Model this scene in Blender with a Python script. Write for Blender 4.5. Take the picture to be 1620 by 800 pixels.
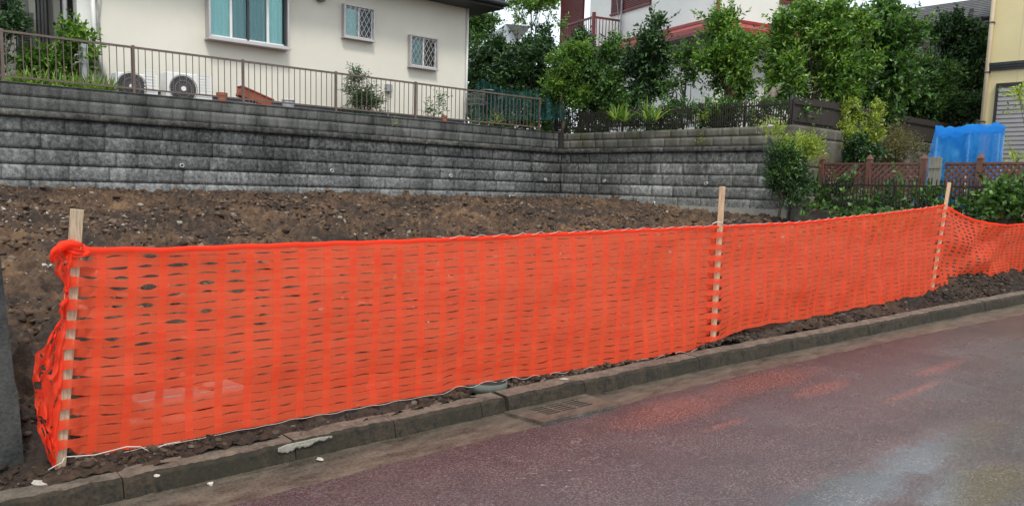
import bpy, math, random
import numpy as np
from math import radians, sin, cos, pi
random.seed(7); rng = np.random.default_rng(7)
for o in list(bpy.data.objects): bpy.data.objects.remove(o)
scn = bpy.context.scene
COL = scn.collection

# ------------------------------------------------------------------ camera
# World axes: X runs along the net fence and the long retaining wall, Y away from the road.
AZ = radians(49.06); PITCH = math.atan(153/1280.); ROLL = radians(1.67); EYE = np.array([0, 0, 1.5])
_e1 = np.array([sin(AZ), cos(AZ), 0]); _e2 = np.array([-cos(AZ), sin(AZ), 0])
_M = np.array([_e1, _e2, [0, 0, 1]])
_f = np.array([0, cos(PITCH), -sin(PITCH)]); _u = np.array([0, sin(PITCH), cos(PITCH)]); _r = np.array([1., 0, 0])
_R = cos(ROLL)*_r+sin(ROLL)*_u; _U = -sin(ROLL)*_r+cos(ROLL)*_u
R_, U_, F_ = _M@_R, _M@_U, _M@_f
cam_d = bpy.data.cameras.new('camera'); cam = bpy.data.objects.new('camera', cam_d); COL.objects.link(cam)
cam_d.sensor_width = 36; cam_d.lens = 36*1280/1620; cam_d.shift_y = 50/1620; cam_d.clip_start = .05; cam_d.clip_end = 2000
from mathutils import Matrix, Vector
cam.matrix_world = Matrix(((R_[0], U_[0], -F_[0], EYE[0]), (R_[1], U_[1], -F_[1], EYE[1]), (R_[2], U_[2], -F_[2], EYE[2]), (0, 0, 0, 1)))
scn.camera = cam

# ------------------------------------------------------------------ world, sun, exposure
SUN_EL = radians(56); SUN_AZ = radians(205)      # compass-style angle in the X/Y plane, light comes from behind left of the camera
w = bpy.data.worlds.new('World'); scn.world = w; w.use_nodes = True
nt = w.node_tree; nt.nodes.clear()
out = nt.nodes.new('ShaderNodeOutputWorld'); bg = nt.nodes.new('ShaderNodeBackground'); bg.inputs[1].default_value = .1
sky = nt.nodes.new('ShaderNodeTexSky'); sky.sky_type = 'NISHITA'; sky.sun_disc = False
sky.sun_elevation = SUN_EL; sky.sun_rotation = radians(205); sky.dust_density = 3; sky.air_density = 1.2
tc = nt.nodes.new('ShaderNodeTexCoord'); nz = nt.nodes.new('ShaderNodeTexNoise'); nz.inputs['Scale'].default_value = 2.6; nz.inputs['Detail'].default_value = 7
mp = nt.nodes.new('ShaderNodeMapping'); mp.inputs['Scale'].default_value = (1, 1, 2.5)
nt.links.new(tc.outputs['Generated'], mp.inputs[0]); nt.links.new(mp.outputs[0], nz.inputs['Vector'])
cr = nt.nodes.new('ShaderNodeValToRGB'); cr.color_ramp.elements[0].position = .34; cr.color_ramp.elements[0].color = (.5,)*3+(1,)
cr.color_ramp.elements[1].position = .6; cr.color_ramp.elements[1].color = (1, 1, 1, 1)
nt.links.new(nz.outputs[0], cr.inputs[0])
mx = nt.nodes.new('ShaderNodeMix'); mx.data_type = 'RGBA'
nt.links.new(cr.outputs[0], mx.inputs[0]); nt.links.new(sky.outputs[0], mx.inputs[6]); mx.inputs[7].default_value = (11.8, 12.9, 13.8, 1)
nt.links.new(mx.outputs[2], bg.inputs[0]); nt.links.new(bg.outputs[0], out.inputs[0])
sl = bpy.data.lights.new('sun', 'SUN'); sl.energy = 1.9; sl.angle = radians(11); sl.color = (1, .96, .88)
so = bpy.data.objects.new('sun', sl); COL.objects.link(so)
sd = Vector((-sin(SUN_AZ)*-1*cos(SUN_EL), cos(SUN_AZ)*cos(SUN_EL), sin(SUN_EL)))   # towards the sun
so.rotation_euler = sd.to_track_quat('Z', 'Y').to_euler()
scn.view_settings.view_transform = 'Standard'; scn.view_settings.look = 'None'; scn.view_settings.gamma = 1
scn.view_settings.use_curve_mapping = False; scn.view_settings.exposure = .3
scn.render.resolution_x = 1024; scn.render.resolution_y = 505

# ------------------------------------------------------------------ helpers
def ray(x, y): return F_+(x-810)/1280*R_-(y-450)/1280*U_
def PP(x, y, n, c):
    n = np.array(n, float); d = ray(x, y); return EYE+d*((c-n@EYE)/(n@d))
def PY(x, y, Y): return PP(x, y, (0, 1, 0), Y)
def PX(x, y, X): return PP(x, y, (1, 0, 0), X)
def PZ(x, y, Z): return PP(x, y, (0, 0, 1), Z)
def PR(x, y, h=0): return PP(x, y, (-.029, 0, 1), -.01+h)
def PD(x, y, D): return EYE+ray(x, y)*D

def lat(ix, iy, seed):
    h = (ix.astype(np.int64)*374761393+iy.astype(np.int64)*668265263+seed*974634777) & 0xffffffff
    h = ((h ^ (h >> 13))*1274126177) & 0xffffffff
    return ((h ^ (h >> 16)) & 0xffff)/65535.
def vn(x, y, seed=0):
    x = np.asarray(x, float); y = np.asarray(y, float)
    ix = np.floor(x); iy = np.floor(y); fx = x-ix; fy = y-iy
    fx = fx*fx*(3-2*fx); fy = fy*fy*(3-2*fy)
    a = lat(ix, iy, seed); b = lat(ix+1, iy, seed); c = lat(ix, iy+1, seed); d = lat(ix+1, iy+1, seed)
    return (a+(b-a)*fx)*(1-fy)+(c+(d-c)*fx)*fy
def fbm(x, y, oct=4, seed=0, gain=.5):
    s = 0; a = 1; t = 0; f = 1
    for k in range(oct):
        s = s+a*vn(x*f+k*17.3, y*f-k*9.1, seed+k); t += a; a *= gain; f *= 2.03
    return s/t
def smooth(x): x = np.clip(x, 0, 1); return x*x*(3-2*x)

def tag(o, label=None, cat=None, group=None, kind=None):
    if label: o['label'] = label
    if cat: o['category'] = cat
    if group: o['group'] = group
    if kind: o['kind'] = kind
    return o
def wloc(o):
    v = Vector((0, 0, 0))
    while o: v += o.location; o = o.parent
    return v
def empty(name, loc, label=None, cat=None, group=None):
    o = bpy.data.objects.new(name, None); COL.objects.link(o); o.location = [float(c) for c in loc]; o.empty_display_size = .1
    return tag(o, label, cat, group)
def link_mesh(name, me, mat, parent=None, smooth_=False):
    o = bpy.data.objects.new(name, me); COL.objects.link(o)
    if mat: me.materials.append(mat)
    if parent: o.parent = parent; o.location = -wloc(parent)
    if smooth_: me.polygons.foreach_set('use_smooth', [True]*len(me.polygons))
    return o
def np_mesh(name, V, Fq, uv=None):
    V = np.asarray(V, np.float32); Fq = np.asarray(Fq, np.int32); k = Fq.shape[1]
    me = bpy.data.meshes.new(name); me.vertices.add(len(V)); me.vertices.foreach_set('co', V.ravel())
    me.loops.add(Fq.size); me.loops.foreach_set('vertex_index', Fq.ravel())
    me.polygons.add(len(Fq)); me.polygons.foreach_set('loop_start', np.arange(0, Fq.size, k, dtype=np.int32))
    if uv is not None:
        l = me.uv_layers.new(name='UVMap'); l.data.foreach_set('uv', np.asarray(uv, np.float32)[Fq.ravel()].ravel())
    me.update(calc_edges=True); return me
class MB:
    def __init__(s): s.v = []; s.f = []
    def add(s, vs, fs):
        b = len(s.v); s.v += [tuple(float(c) for c in p) for p in vs]; s.f += [tuple(b+i for i in f) for f in fs]; return s
    def box(s, a, b, bev=0):
        x0, y0, z0 = [min(p, q) for p, q in zip(a, b)]; x1, y1, z1 = [max(p, q) for p, q in zip(a, b)]
        return s.obox(((x0+x1)/2, (y0+y1)/2, (z0+z1)/2), (x1-x0, 0, 0), (0, y1-y0, 0), (0, 0, z1-z0))
    def obox(s, c, ax, ay, az):
        c = np.array(c, float); ax = np.array(ax, float)/2; ay = np.array(ay, float)/2; az = np.array(az, float)/2
        vs = [c+i*ax+j*ay+k*az for k in (-1, 1) for j in (-1, 1) for i in (-1, 1)]
        return s.add(vs, [(0, 2, 3, 1), (4, 5, 7, 6), (0, 1, 5, 4), (2, 6, 7, 3), (0, 4, 6, 2), (1, 3, 7, 5)])
    def bar(s, p, q, w, d=None, up=(0, 0, 1)):
        p = np.array(p, float); q = np.array(q, float); d = d or w; a = q-p; L = np.linalg.norm(a)
        if L < 1e-6: return s
        u = np.array(up, float)
        if abs(a@u)/L > .98: u = np.array([0., 1, 0])
        x = np.cross(a, u); x /= np.linalg.norm(x); y = np.cross(x, a); y /= np.linalg.norm(y)
        return s.obox((p+q)/2, x*w, a, y*d)
    def tube(s, pts, r, n=8, cap=True):
        pts = [np.array(p, float) for p in pts]; rs = r if hasattr(r, '__len__') else [r]*len(pts)
        b = len(s.v); x = None
        for i, p in enumerate(pts):
            t = pts[min(i+1, len(pts)-1)]-pts[max(i-1, 0)]; t /= (np.linalg.norm(t)+1e-9)
            if x is None:
                x = np.cross(t, (0, 0, 1.)) if abs(t[2]) < .95 else np.cross(t, (0, 1., 0))
            x = x-t*(x@t); x /= np.linalg.norm(x)+1e-9; y = np.cross(t, x)
            for k in range(n):
                a = 2*pi*k/n; q = p+(x*cos(a)+y*sin(a))*rs[i]; s.v.append(tuple(float(c) for c in q))
        for i in range(len(pts)-1):
            for k in range(n):
                s.f.append((b+i*n+k, b+i*n+(k+1) % n, b+(i+1)*n+(k+1) % n, b+(i+1)*n+k))
        if cap:
            s.f.append(tuple(b+k for k in range(n))[::-1]); s.f.append(tuple(b+(len(pts)-1)*n+k for k in range(n)))
        return s
    def disc(s, c, ax, ay, n=24):
        c = np.array(c, float); ax = np.array(ax, float); ay = np.array(ay, float)
        return s.add([c+ax*cos(2*pi*k/n)+ay*sin(2*pi*k/n) for k in range(n)], [tuple(range(n))])
    def ring(s, c, ax, ay, az, r0, r1, h, n=32):
        c, ax, ay, az = [np.array(q, float) for q in (c, ax, ay, az)]; b = len(s.v)
        for k in range(n):
            d = ax*cos(2*pi*k/n)+ay*sin(2*pi*k/n)
            for rr, hh in ((r0, 0), (r1, 0), (r1, h), (r0, h)): s.v.append(tuple(float(q) for q in c+d*rr+az*hh))
        for k in range(n):
            m = (k+1) % n
            for j in range(4): s.f.append((b+k*4+j, b+m*4+j, b+m*4+(j+1) % 4, b+k*4+(j+1) % 4))
        return s
    def build(s, name, mat, parent=None, smooth_=False, bevel=0):
        me = bpy.data.meshes.new(name); me.from_pydata(s.v, [], s.f); me.update()
        o = link_mesh(name, me, mat, parent, smooth_)
        if bevel:
            m = o.modifiers.new('bevel', 'BEVEL'); m.width = bevel; m.segments = 2; m.limit_method = 'ANGLE'
        return o
def copy_tree(o, parent=None):
    c = o.copy(); COL.objects.link(c); c.parent = parent
    for ch in list(o.children): copy_tree(ch, c)
    return c

# ------------------------------------------------------------------ materials
def newmat(name):
    m = bpy.data.materials.new(name); m.use_nodes = True; nt = m.node_tree
    return m, nt, nt.nodes['Principled BSDF']
def node(nt, t, **k):
    n = nt.nodes.new(t)
    for a, b in k.items():
        if a.startswith('_'): setattr(n, a[1:], b)
        else: n.inputs[a.replace('0', ' ')].default_value = b
    return n
def ramp(nt, src, stops):
    r = nt.nodes.new('ShaderNodeValToRGB'); e = r.color_ramp.elements
    while len(e) < len(stops): e.new(.5)
    for el, (p, c) in zip(e, stops):
        el.position = p; el.color = tuple(c)+(1,) if hasattr(c, '__len__') else (c, c, c, 1)
    nt.links.new(src, r.inputs[0]); return r
def noise(nt, scale, detail=6, rough=.6, stretch=(1, 1, 1), coord='Object', dist=0):
    t = nt.nodes.new('ShaderNodeTexCoord'); m = nt.nodes.new('ShaderNodeMapping'); m.inputs['Scale'].default_value = stretch
    n = nt.nodes.new('ShaderNodeTexNoise'); n.inputs['Scale'].default_value = scale; n.inputs['Detail'].default_value = detail
    n.inputs['Roughness'].default_value = rough; n.inputs['Distortion'].default_value = dist
    nt.links.new(t.outputs[coord], m.inputs[0]); nt.links.new(m.outputs[0], n.inputs['Vector']); return n
def mix(nt, fac, a, b, mode='MIX'):
    m = nt.nodes.new('ShaderNodeMix'); m.data_type = 'RGBA'; m.blend_type = mode
    for s, v in ((0, fac), (6, a), (7, b)):
        if hasattr(v, 'is_output'): nt.links.new(v, m.inputs[s])
        elif hasattr(v, '__len__'): m.inputs[s].default_value = tuple(v)+(1,) if len(v) == 3 else v
        else: m.inputs[s].default_value = v if s == 0 else (v, v, v, 1)
    return m.outputs[2]
def bump(nt, bs, h, strength=.3, dist=.01):
    b = nt.nodes.new('ShaderNodeBump'); b.inputs['Strength'].default_value = strength; b.inputs['Distance'].default_value = dist
    nt.links.new(h, b.inputs['Height']); nt.links.new(b.outputs[0], bs.inputs['Normal']); return b
def simple(name, c, rough=.6, var=.18, scale=6, metal=0, bmp=0, dirt=None, bscale=60, stretch=(1, 1, 1)):
    m, nt, bs = newmat(name)
    n = noise(nt, scale, stretch=stretch); c = np.array(c)
    r = ramp(nt, n.outputs[0], [(.3, np.clip(c*(1-var), 0, 1)), (.7, np.clip(c*(1+var), 0, 1))])
    col = r.outputs[0]
    if dirt:
        d = noise(nt, dirt[1], 8, .7, stretch=dirt[3] if len(dirt) > 3 else (1, 1, 1)); dr = ramp(nt, d.outputs[0], [(dirt[2], 0), (dirt[2]+.2, 1)])
        col = mix(nt, dr.outputs[0], col, dirt[0])
    nt.links.new(col, bs.inputs['Base Color']); bs.inputs['Roughness'].default_value = rough; bs.inputs['Metallic'].default_value = metal
    if bmp:
        b = noise(nt, bscale, 4); bump(nt, bs, b.outputs[0], bmp)
    return m
def rock_mat(name, dark, light, p0=.42, p1=.66, warm=None, streak=True):
    m, nt, bs = newmat(name)
    big = noise(nt, .9, 5, .6, (1, 1, .45)); st = noise(nt, 3.4, 8, .8, (1, 1, .2), dist=.4); fine = noise(nt, 13, 10, .82)
    a = mix(nt, .5, big.outputs[0], st.outputs[0]); a = mix(nt, .6, a, fine.outputs[0])
    tz = nt.nodes.new('ShaderNodeTexCoord'); sz = nt.nodes.new('ShaderNodeSeparateXYZ'); nt.links.new(tz.outputs['Object'], sz.inputs[0])
    n_ = nt.nodes.new('ShaderNodeMath'); n_.operation = 'MULTIPLY_ADD'; nt.links.new(sz.outputs[2], n_.inputs[0]); n_.inputs[1].default_value = -.055 if streak else 0; n_.inputs[2].default_value = .102 if streak else 0
    a2 = nt.nodes.new('ShaderNodeMath'); a2.operation = 'ADD'; nt.links.new(a, a2.inputs[0]); nt.links.new(n_.outputs[0], a2.inputs[1]); a = a2.outputs[0]
    r = ramp(nt, a, [(p0, dark), ((p0+p1)/2, [(x+y)/2*.8 for x, y in zip(dark, light)]), (p1, light)])
    col = r.outputs[0]
    g = nt.nodes.new('ShaderNodeNewGeometry'); rr = ramp(nt, g.outputs['Random Per Island'], [(0, .75), (.8, 1.15), (1, 1.5)])
    col = mix(nt, 1, col, rr.outputs[0], 'MULTIPLY')
    if warm:
        wn = noise(nt, 1.7, 5); wr = ramp(nt, wn.outputs[0], [(.5, 0), (.7, .7)]); col = mix(nt, wr.outputs[0], col, warm)
    nt.links.new(col, bs.inputs['Base Color']); bs.inputs['Roughness'].default_value = .85
    bump(nt, bs, fine.outputs[0], 1, .022)
    return m
def leaf_mat(name, cols, rough=.42, trans=.3):
    m, nt, bs = newmat(name); g = nt.nodes.new('ShaderNodeNewGeometry')
    n = noise(nt, 2.4, 3); a = mix(nt, .5, g.outputs['Random Per Island'], n.outputs[0])
    k = len(cols); r = ramp(nt, a, [(.22+.56*i/(k-1), c) for i, c in enumerate(cols)])
    nt.links.new(r.outputs[0], bs.inputs['Base Color']); bs.inputs['Roughness'].default_value = rough
    t = nt.nodes.new('ShaderNodeBsdfTranslucent'); br = mix(nt, 1, r.outputs[0], (1.5, 1.6, .7), 'MULTIPLY'); nt.links.new(br, t.inputs[0])
    ms = nt.nodes.new('ShaderNodeMixShader'); ms.inputs[0].default_value = trans
    nt.links.new(bs.outputs[0], ms.inputs[1]); nt.links.new(t.outputs[0], ms.inputs[2])
    nt.links.new(ms.outputs[0], nt.nodes['Material Output'].inputs[0]); return m
def see_through(name, col, alpha, rough=.5, trans=.4, weave=None):
    m, nt, bs = newmat(name); bs.inputs['Roughness'].default_value = rough; bs.inputs['Base Color'].default_value = tuple(col)+(1,)
    t = nt.nodes.new('ShaderNodeBsdfTranslucent'); t.inputs[0].default_value = tuple(col)+(1,)
    m1 = nt.nodes.new('ShaderNodeMixShader'); m1.inputs[0].default_value = trans; nt.links.new(bs.outputs[0], m1.inputs[1]); nt.links.new(t.outputs[0], m1.inputs[2])
    tr = nt.nodes.new('ShaderNodeBsdfTransparent'); m2 = nt.nodes.new('ShaderNodeMixShader'); m2.inputs[0].default_value = alpha
    nt.links.new(tr.outputs[0], m2.inputs[1]); nt.links.new(m1.outputs[0], m2.inputs[2]); nt.links.new(m2.outputs[0], nt.nodes['Material Output'].inputs[0])
    return m, nt, bs, t, m2

M = {}
# soil
m, nt, bs = newmat('soil'); a = noise(nt, 1.1, 6, .65); b = noise(nt, 14, 8, .75); c = noise(nt, 90, 5, .7)
x = mix(nt, .45, a.outputs[0], b.outputs[0]); r = ramp(nt, x, [(.37, (.01, .006, .004)), (.47, (.038, .02, .01)), (.57, (.125, .066, .03)), (.68, (.25, .15, .075))])
sp = ramp(nt, c.outputs[0], [(.66, 0), (.72, 1)]); big = ramp(nt, noise(nt, .45, 4).outputs[0], [(.42, .1), (.6, .9)])
sf = mix(nt, 1, sp.outputs[0], big.outputs[0], 'MULTIPLY'); col = mix(nt, sf, r.outputs[0], (.36, .31, .25))
def damp(nt, col):
    t_ = nt.nodes.new('ShaderNodeTexCoord'); s_ = nt.nodes.new('ShaderNodeSeparateXYZ'); nt.links.new(t_.outputs['Object'], s_.inputs[0]); n_ = noise(nt, 1.2, 4)
    a_ = nt.nodes.new('ShaderNodeMath'); a_.operation = 'MULTIPLY_ADD'; nt.links.new(n_.outputs[0], a_.inputs[0]); a_.inputs[1].default_value = -2.5; nt.links.new(s_.outputs[1], a_.inputs[2])
    return mix(nt, 1, col, ramp(nt, mix(nt, 1, a_.outputs[0], .2, 'MULTIPLY'), [(.45, .42), (1, 1)]).outputs[0], 'MULTIPLY')
col = damp(nt, col); nt.links.new(col, bs.inputs['Base Color'])
bs.inputs['Roughness'].default_value = .8; bump(nt, bs, mix(nt, .5, b.outputs[0], c.outputs[0]), 1, .03); M['soil'] = m
m, nt, bs = newmat('clod'); g = nt.nodes.new('ShaderNodeNewGeometry'); r = ramp(nt, g.outputs['Random Per Island'], [(0, (.022, .012, .007)), (.6, (.08, .042, .02)), (.93, (.15, .105, .07)), (1, (.3, .26, .2))])
nt.links.new(damp(nt, r.outputs[0]), bs.inputs['Base Color']); bs.inputs['Roughness'].default_value = .8; bump(nt, bs, noise(nt, 80, 5).outputs[0], .8, .01); M['clod'] = m
M['pebble'] = simple('pebble', (.42, .39, .34), .7, .3, 20, bmp=.4)
# road: wet asphalt, red patches partly painting the net's reflection, partly wear; smoother wet spots
def mth(nt, op, a, b=None, c=None):
    n = nt.nodes.new('ShaderNodeMath'); n.operation = op
    for i, v in enumerate((a, b, c)):
        if v is None: continue
        if hasattr(v, 'is_output'): nt.links.new(v, n.inputs[i])
        else: n.inputs[i].default_value = v
    return n.outputs[0]
def blobs(nt, spots, wob=.5, lo=.05, hi=.9):
    """soft-edged patches: list of (x, y, rx, ry) on the road"""
    tc = nt.nodes.new('ShaderNodeTexCoord'); sx = nt.nodes.new('ShaderNodeSeparateXYZ'); nt.links.new(tc.outputs['Object'], sx.inputs[0])
    nz = noise(nt, 2.2, 9, .78); tot = None
    for x, y, rx, ry in spots:
        dx = mth(nt, 'POWER', mth(nt, 'ABSOLUTE', mth(nt, 'DIVIDE', mth(nt, 'SUBTRACT', sx.outputs[0], x), rx)), 2.); dy = mth(nt, 'POWER', mth(nt, 'ABSOLUTE', mth(nt, 'DIVIDE', mth(nt, 'SUBTRACT', sx.outputs[1], y), ry)), 2.)
        v = mth(nt, 'SUBTRACT', 1.15, mth(nt, 'ADD', dx, dy)); tot = v if tot is None else mth(nt, 'MAXIMUM', tot, v)
    v = mth(nt, 'ADD', tot, mth(nt, 'MULTIPLY', mth(nt, 'SUBTRACT', nz.outputs[0], .5), 3.2*wob))
    return ramp(nt, v, [(lo, 0), (hi, 1)]).outputs[0]
m, nt, bs = newmat('asphalt_wet'); g1 = noise(nt, 75, 4, .7); g2 = noise(nt, 190, 2); b = noise(nt, 2.6, 7, .7)
def RS(px, py, rx, ry): p = PR(px, py); return (p[0], p[1], rx, ry)
red = blobs(nt, [RS(1210, 604, .75, .2), RS(1060, 652, .6, .22), RS(1300, 616, .4, .1), RS(1490, 582, .5, .07), RS(1450, 618, .5, .05), RS(1150, 672, .25, .04)], .75, 0, 1.1)  # mask for red wear and the orange net's reflection painted into the colour
smoothspot = blobs(nt, [RS(1470, 715, 1.0, .24), RS(1330, 785, .7, .24), RS(1560, 770, .6, .3)], .8, -.2, 1.3)
col = mix(nt, red, mix(nt, ramp(nt, b.outputs[0], [(.4, 0), (.62, 1)]).outputs[0], (.028, .026, .029), (.05, .04, .04)), (.105, .042, .036))
col = mix(nt, 1, col, ramp(nt, g1.outputs[0], [(.36, .25), (.5, 1), (.66, 2.9)]).outputs[0], 'MULTIPLY')
spk = ramp(nt, g2.outputs[0], [(.64, 0), (.7, .6)]); col = mix(nt, spk.outputs[0], col, (.36, .33, .31))
sc = noise(nt, 1.6, 3, .5, (1, 2.2, 1), dist=1.5); rd = ramp(nt, mth(nt, 'ABSOLUTE', mth(nt, 'SUBTRACT', sc.outputs[0], .5)), [(.0, 1), (.006, 0)])
sm = blobs(nt, [RS(900, 735, .42, .4), RS(800, 715, .3, .12)], .6, .1, .6); brk = ramp(nt, noise(nt, 30, 3).outputs[0], [(.45, 0), (.6, .8)])
col = mix(nt, mth(nt, 'MULTIPLY', mth(nt, 'MULTIPLY', rd.outputs[0], sm), brk.outputs[0]), col, (.4, .36, .32))
nt.links.new(col, bs.inputs['Base Color'])
wet = ramp(nt, noise(nt, .8, 6, .65, (1, 1.5, 1)).outputs[0], [(.38, .15), (.5, .24), (.64, .36)]); rg = mix(nt, smoothspot, wet.outputs[0], .1); nt.links.new(rg, bs.inputs['Roughness'])
bs.inputs['Specular IOR Level'].default_value = .95
bb = bump(nt, bs, mix(nt, .35, g1.outputs[0], g2.outputs[0]), .3, .008); nt.links.new(mth(nt, 'SUBTRACT', .7, mth(nt, 'MULTIPLY', smoothspot, .6)), bb.inputs['Strength']); M['road'] = m
# concrete family
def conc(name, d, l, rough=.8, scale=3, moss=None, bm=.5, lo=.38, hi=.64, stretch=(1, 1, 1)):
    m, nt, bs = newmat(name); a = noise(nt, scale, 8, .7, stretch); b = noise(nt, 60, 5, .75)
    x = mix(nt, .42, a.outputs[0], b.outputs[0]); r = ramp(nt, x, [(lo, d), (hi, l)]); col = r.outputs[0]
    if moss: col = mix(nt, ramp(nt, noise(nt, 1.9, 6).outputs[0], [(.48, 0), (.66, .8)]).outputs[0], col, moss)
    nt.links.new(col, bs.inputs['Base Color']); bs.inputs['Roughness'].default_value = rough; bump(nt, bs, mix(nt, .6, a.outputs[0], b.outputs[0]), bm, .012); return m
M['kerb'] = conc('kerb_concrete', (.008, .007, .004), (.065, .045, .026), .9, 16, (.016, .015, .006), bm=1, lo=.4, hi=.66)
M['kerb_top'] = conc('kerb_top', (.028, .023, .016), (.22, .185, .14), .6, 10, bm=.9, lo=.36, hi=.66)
M['gutter'] = conc('gutter_concrete', (.025, .021, .015), (.165, .14, .105), .36, 7, bm=.6, stretch=(.6, 1.6, 1))
M['mortar'] = conc('mortar', (.22, .2, .165), (.36, .34, .29), .85, 9)
M['cap'] = conc('cap_block', (.028, .03, .029), (.19, .19, .175), .85, 2.2, lo=.42, hi=.64, stretch=(1, 1, .4))
M['cap2'] = conc('cap_block_mossy', (.04, .039, .03), (.2, .185, .155), .85, 2.6, (.07, .065, .03), stretch=(1, 1, .5))
M['pier'] = conc('dark_concrete', (.012, .013, .013), (.075, .078, .073), .9, 4, bm=.9)
M['rock'] = rock_mat('rock_face_block', (.016, .017, .017), (.26, .265, .26), .42, .6)
M['rock2'] = rock_mat('rock_face_block_light', (.02, .021, .019), (.28, .28, .26), .41, .6)
M['coping'] = rock_mat('coping_block', (.012, .012, .011), (.24, .23, .2), .41, .62)
M['joint'] = simple('joint_dark', (.022, .022, .022), .9)  # near-black backing in the gaps between blocks
# house surfaces
M['cream'] = simple('cream_stucco', (.69, .66, .57), .85, .04, 1.5, bmp=.25, bscale=150, dirt=((.56, .53, .44), 1.1, .64, (1, 1, .35)))
M['white_wall'] = simple('white_siding', (.74, .74, .7), .7, .04, 2, dirt=((.5, .49, .45), 1.5, .62, (1, 1, .3)))
M['grey_wall'] = simple('grey_panel', (.3, .29, .27), .7, .08, 3)
M['yellow'] = simple('yellow_siding', (.72, .6, .33), .7, .04, 2, dirt=((.5, .42, .25), 1.5, .64, (1, 1, .3)))
M['eave'] = simple('dark_eave', (.035, .037, .042), .6)
M['soffit'] = simple('grey_soffit', (.17, .18, .19), .7)
M['alu'] = simple('aluminium', (.46, .43, .43), .35, .06, 8, metal=.4)
M['alu_w'] = simple('white_frame', (.72, .72, .7), .4, .04, 8)
M['dark'] = simple('dark_frame', (.03, .03, .033), .4)
M['pipe_w'] = simple('white_pipe', (.68, .68, .66), .45, .05, 5)
M['pipe_y'] = simple('beige_pipe', (.62, .5, .34), .45, .05, 5)
M['curtain'] = simple('aqua_curtain', (.66, 1, .97), .8, .05, 7, stretch=(3, 3, .1))
M['curtain_d'] = simple('blue_grey_curtain', (.36, .56, .58), .8, .15, 6, stretch=(3, 3, .1))
M['rail'] = simple('brown_railing_paint', (.12, .085, .07), .5, .25, 9, dirt=((.2, .1, .05), 6, .62))
M['shutter_g'] = simple('grey_louvre', (.2, .19, .18), .5)
M['red'] = simple('red_roof_paint', (.26, .035, .03), .45, .14, 4)
M['darkred'] = simple('dark_red_paint', (.13, .022, .022), .5, .15, 4)
M['slate'] = simple('grey_roof_slate', (.1, .097, .1), .65, .25, 7, bmp=.4, bscale=30)
M['shut_w'] = simple('white_shutter_slat', (.78, .73, .72), .5, .04, 6)
M['acw'] = simple('air_conditioner_white', (.8, .8, .78), .5, .04, 4)
M['black'] = simple('black_metal', (.02, .02, .022), .45)
M['terra'] = simple('terracotta', (.33, .09, .05), .8, .2, 10)
M['box'] = simple('grey_box', (.3, .31, .32), .5)
M['steel'] = simple('galvanised_steel', (.2, .22, .2), .5, .2, 10, metal=.3)
M['lattice'] = simple('brown_stained_timber', (.14, .06, .042), .7, .25, 10, dirt=((.12, .09, .07), 5, .58))
M['bamboo'] = simple('dark_bamboo', (.022, .017, .014), .7, .4, 14)
M['screen'] = simple('bamboo_screen', (.03, .023, .02), .8, .35, 30, stretch=(4, 4, .2))
M['greywood'] = simple('weathered_timber', (.22, .21, .17), .8, .2, 10, stretch=(3, 3, .4))
M['bark'] = simple('bark', (.1, .075, .055), .9, .35, 14, bmp=.6, bscale=40)
M['weep'] = simple('grey_pvc', (.42, .42, .4), .6)
M['stump'] = simple('dead_wood', (.17, .14, .11), .9, .4, 12, bmp=.6)
M['cord'] = simple('white_cord', (.55, .51, .45), .7)
M['roofl'] = simple('pale_roof', (.4, .43, .46), .6)
# pale timber stake
m, nt, bs = newmat('stake_timber'); a = noise(nt, 30, 5, .6, (5, 5, .35)); r = ramp(nt, a.outputs[0], [(.35, (.42, .24, .13)), (.6, (.62, .41, .26))]); nt.links.new(r.outputs[0], bs.inputs[0])
bs.inputs['Roughness'].default_value = .7; bump(nt, bs, a.outputs[0], .3, .003); M['stake'] = m
m, nt, bs = newmat('stake_timber_weathered'); a = noise(nt, 26, 5, .6, (5, 5, .35)); r = ramp(nt, a.outputs[0], [(.35, (.3, .21, .13)), (.6, (.5, .38, .26))]); nt.links.new(r.outputs[0], bs.inputs[0])
bs.inputs['Roughness'].default_value = .7; bump(nt, bs, a.outputs[0], .3, .003); M['stake_old'] = m
# leaves
M['leaf_dark'] = leaf_mat('leaf_dark', [(.008, .02, .008), (.018, .048, .017), (.04, .1, .03), (.1, .19, .06)], .35, .22)
M['leaf_mid'] = leaf_mat('leaf_mid', [(.014, .036, .01), (.035, .088, .02), (.08, .18, .036), (.18, .3, .07)], .4, .3)
M['leaf_light'] = leaf_mat('leaf_light', [(.02, .05, .012), (.055, .135, .022), (.14, .27, .04), (.3, .42, .07)], .4, .35)
M['leaf_yellow'] = leaf_mat('leaf_yellow', [(.07, .11, .02), (.2, .27, .04), (.36, .44, .07), (.5, .56, .13)], .45, .35)
M['leaf_brown'] = leaf_mat('leaf_brown', [(.05, .05, .018), (.12, .115, .04), (.2, .18, .07), (.28, .2, .09)], .6, .25)
M['strap'] = leaf_mat('strap_leaf', [(.05, .1, .02), (.12, .22, .04), (.25, .38, .08), (.4, .48, .16)], .4, .35)
# glass
m, nt, bs = newmat('window_glass'); tr = nt.nodes.new('ShaderNodeBsdfTransparent'); gl = nt.nodes.new('ShaderNodeBsdfGlossy'); gl.inputs['Roughness'].default_value = .04
fr = nt.nodes.new('ShaderNodeFresnel'); fr.inputs[0].default_value = 1.33; ms = nt.nodes.new('ShaderNodeMixShader'); tr.inputs[0].default_value = (.86, .92, .92, 1)
nt.links.new(fr.outputs[0], ms.inputs[0]); nt.links.new(tr.outputs[0], ms.inputs[1]); nt.links.new(gl.outputs[0], ms.inputs[2]); nt.links.new(ms.outputs[0], nt.nodes['Material Output'].inputs[0]); M['glass'] = m
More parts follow.
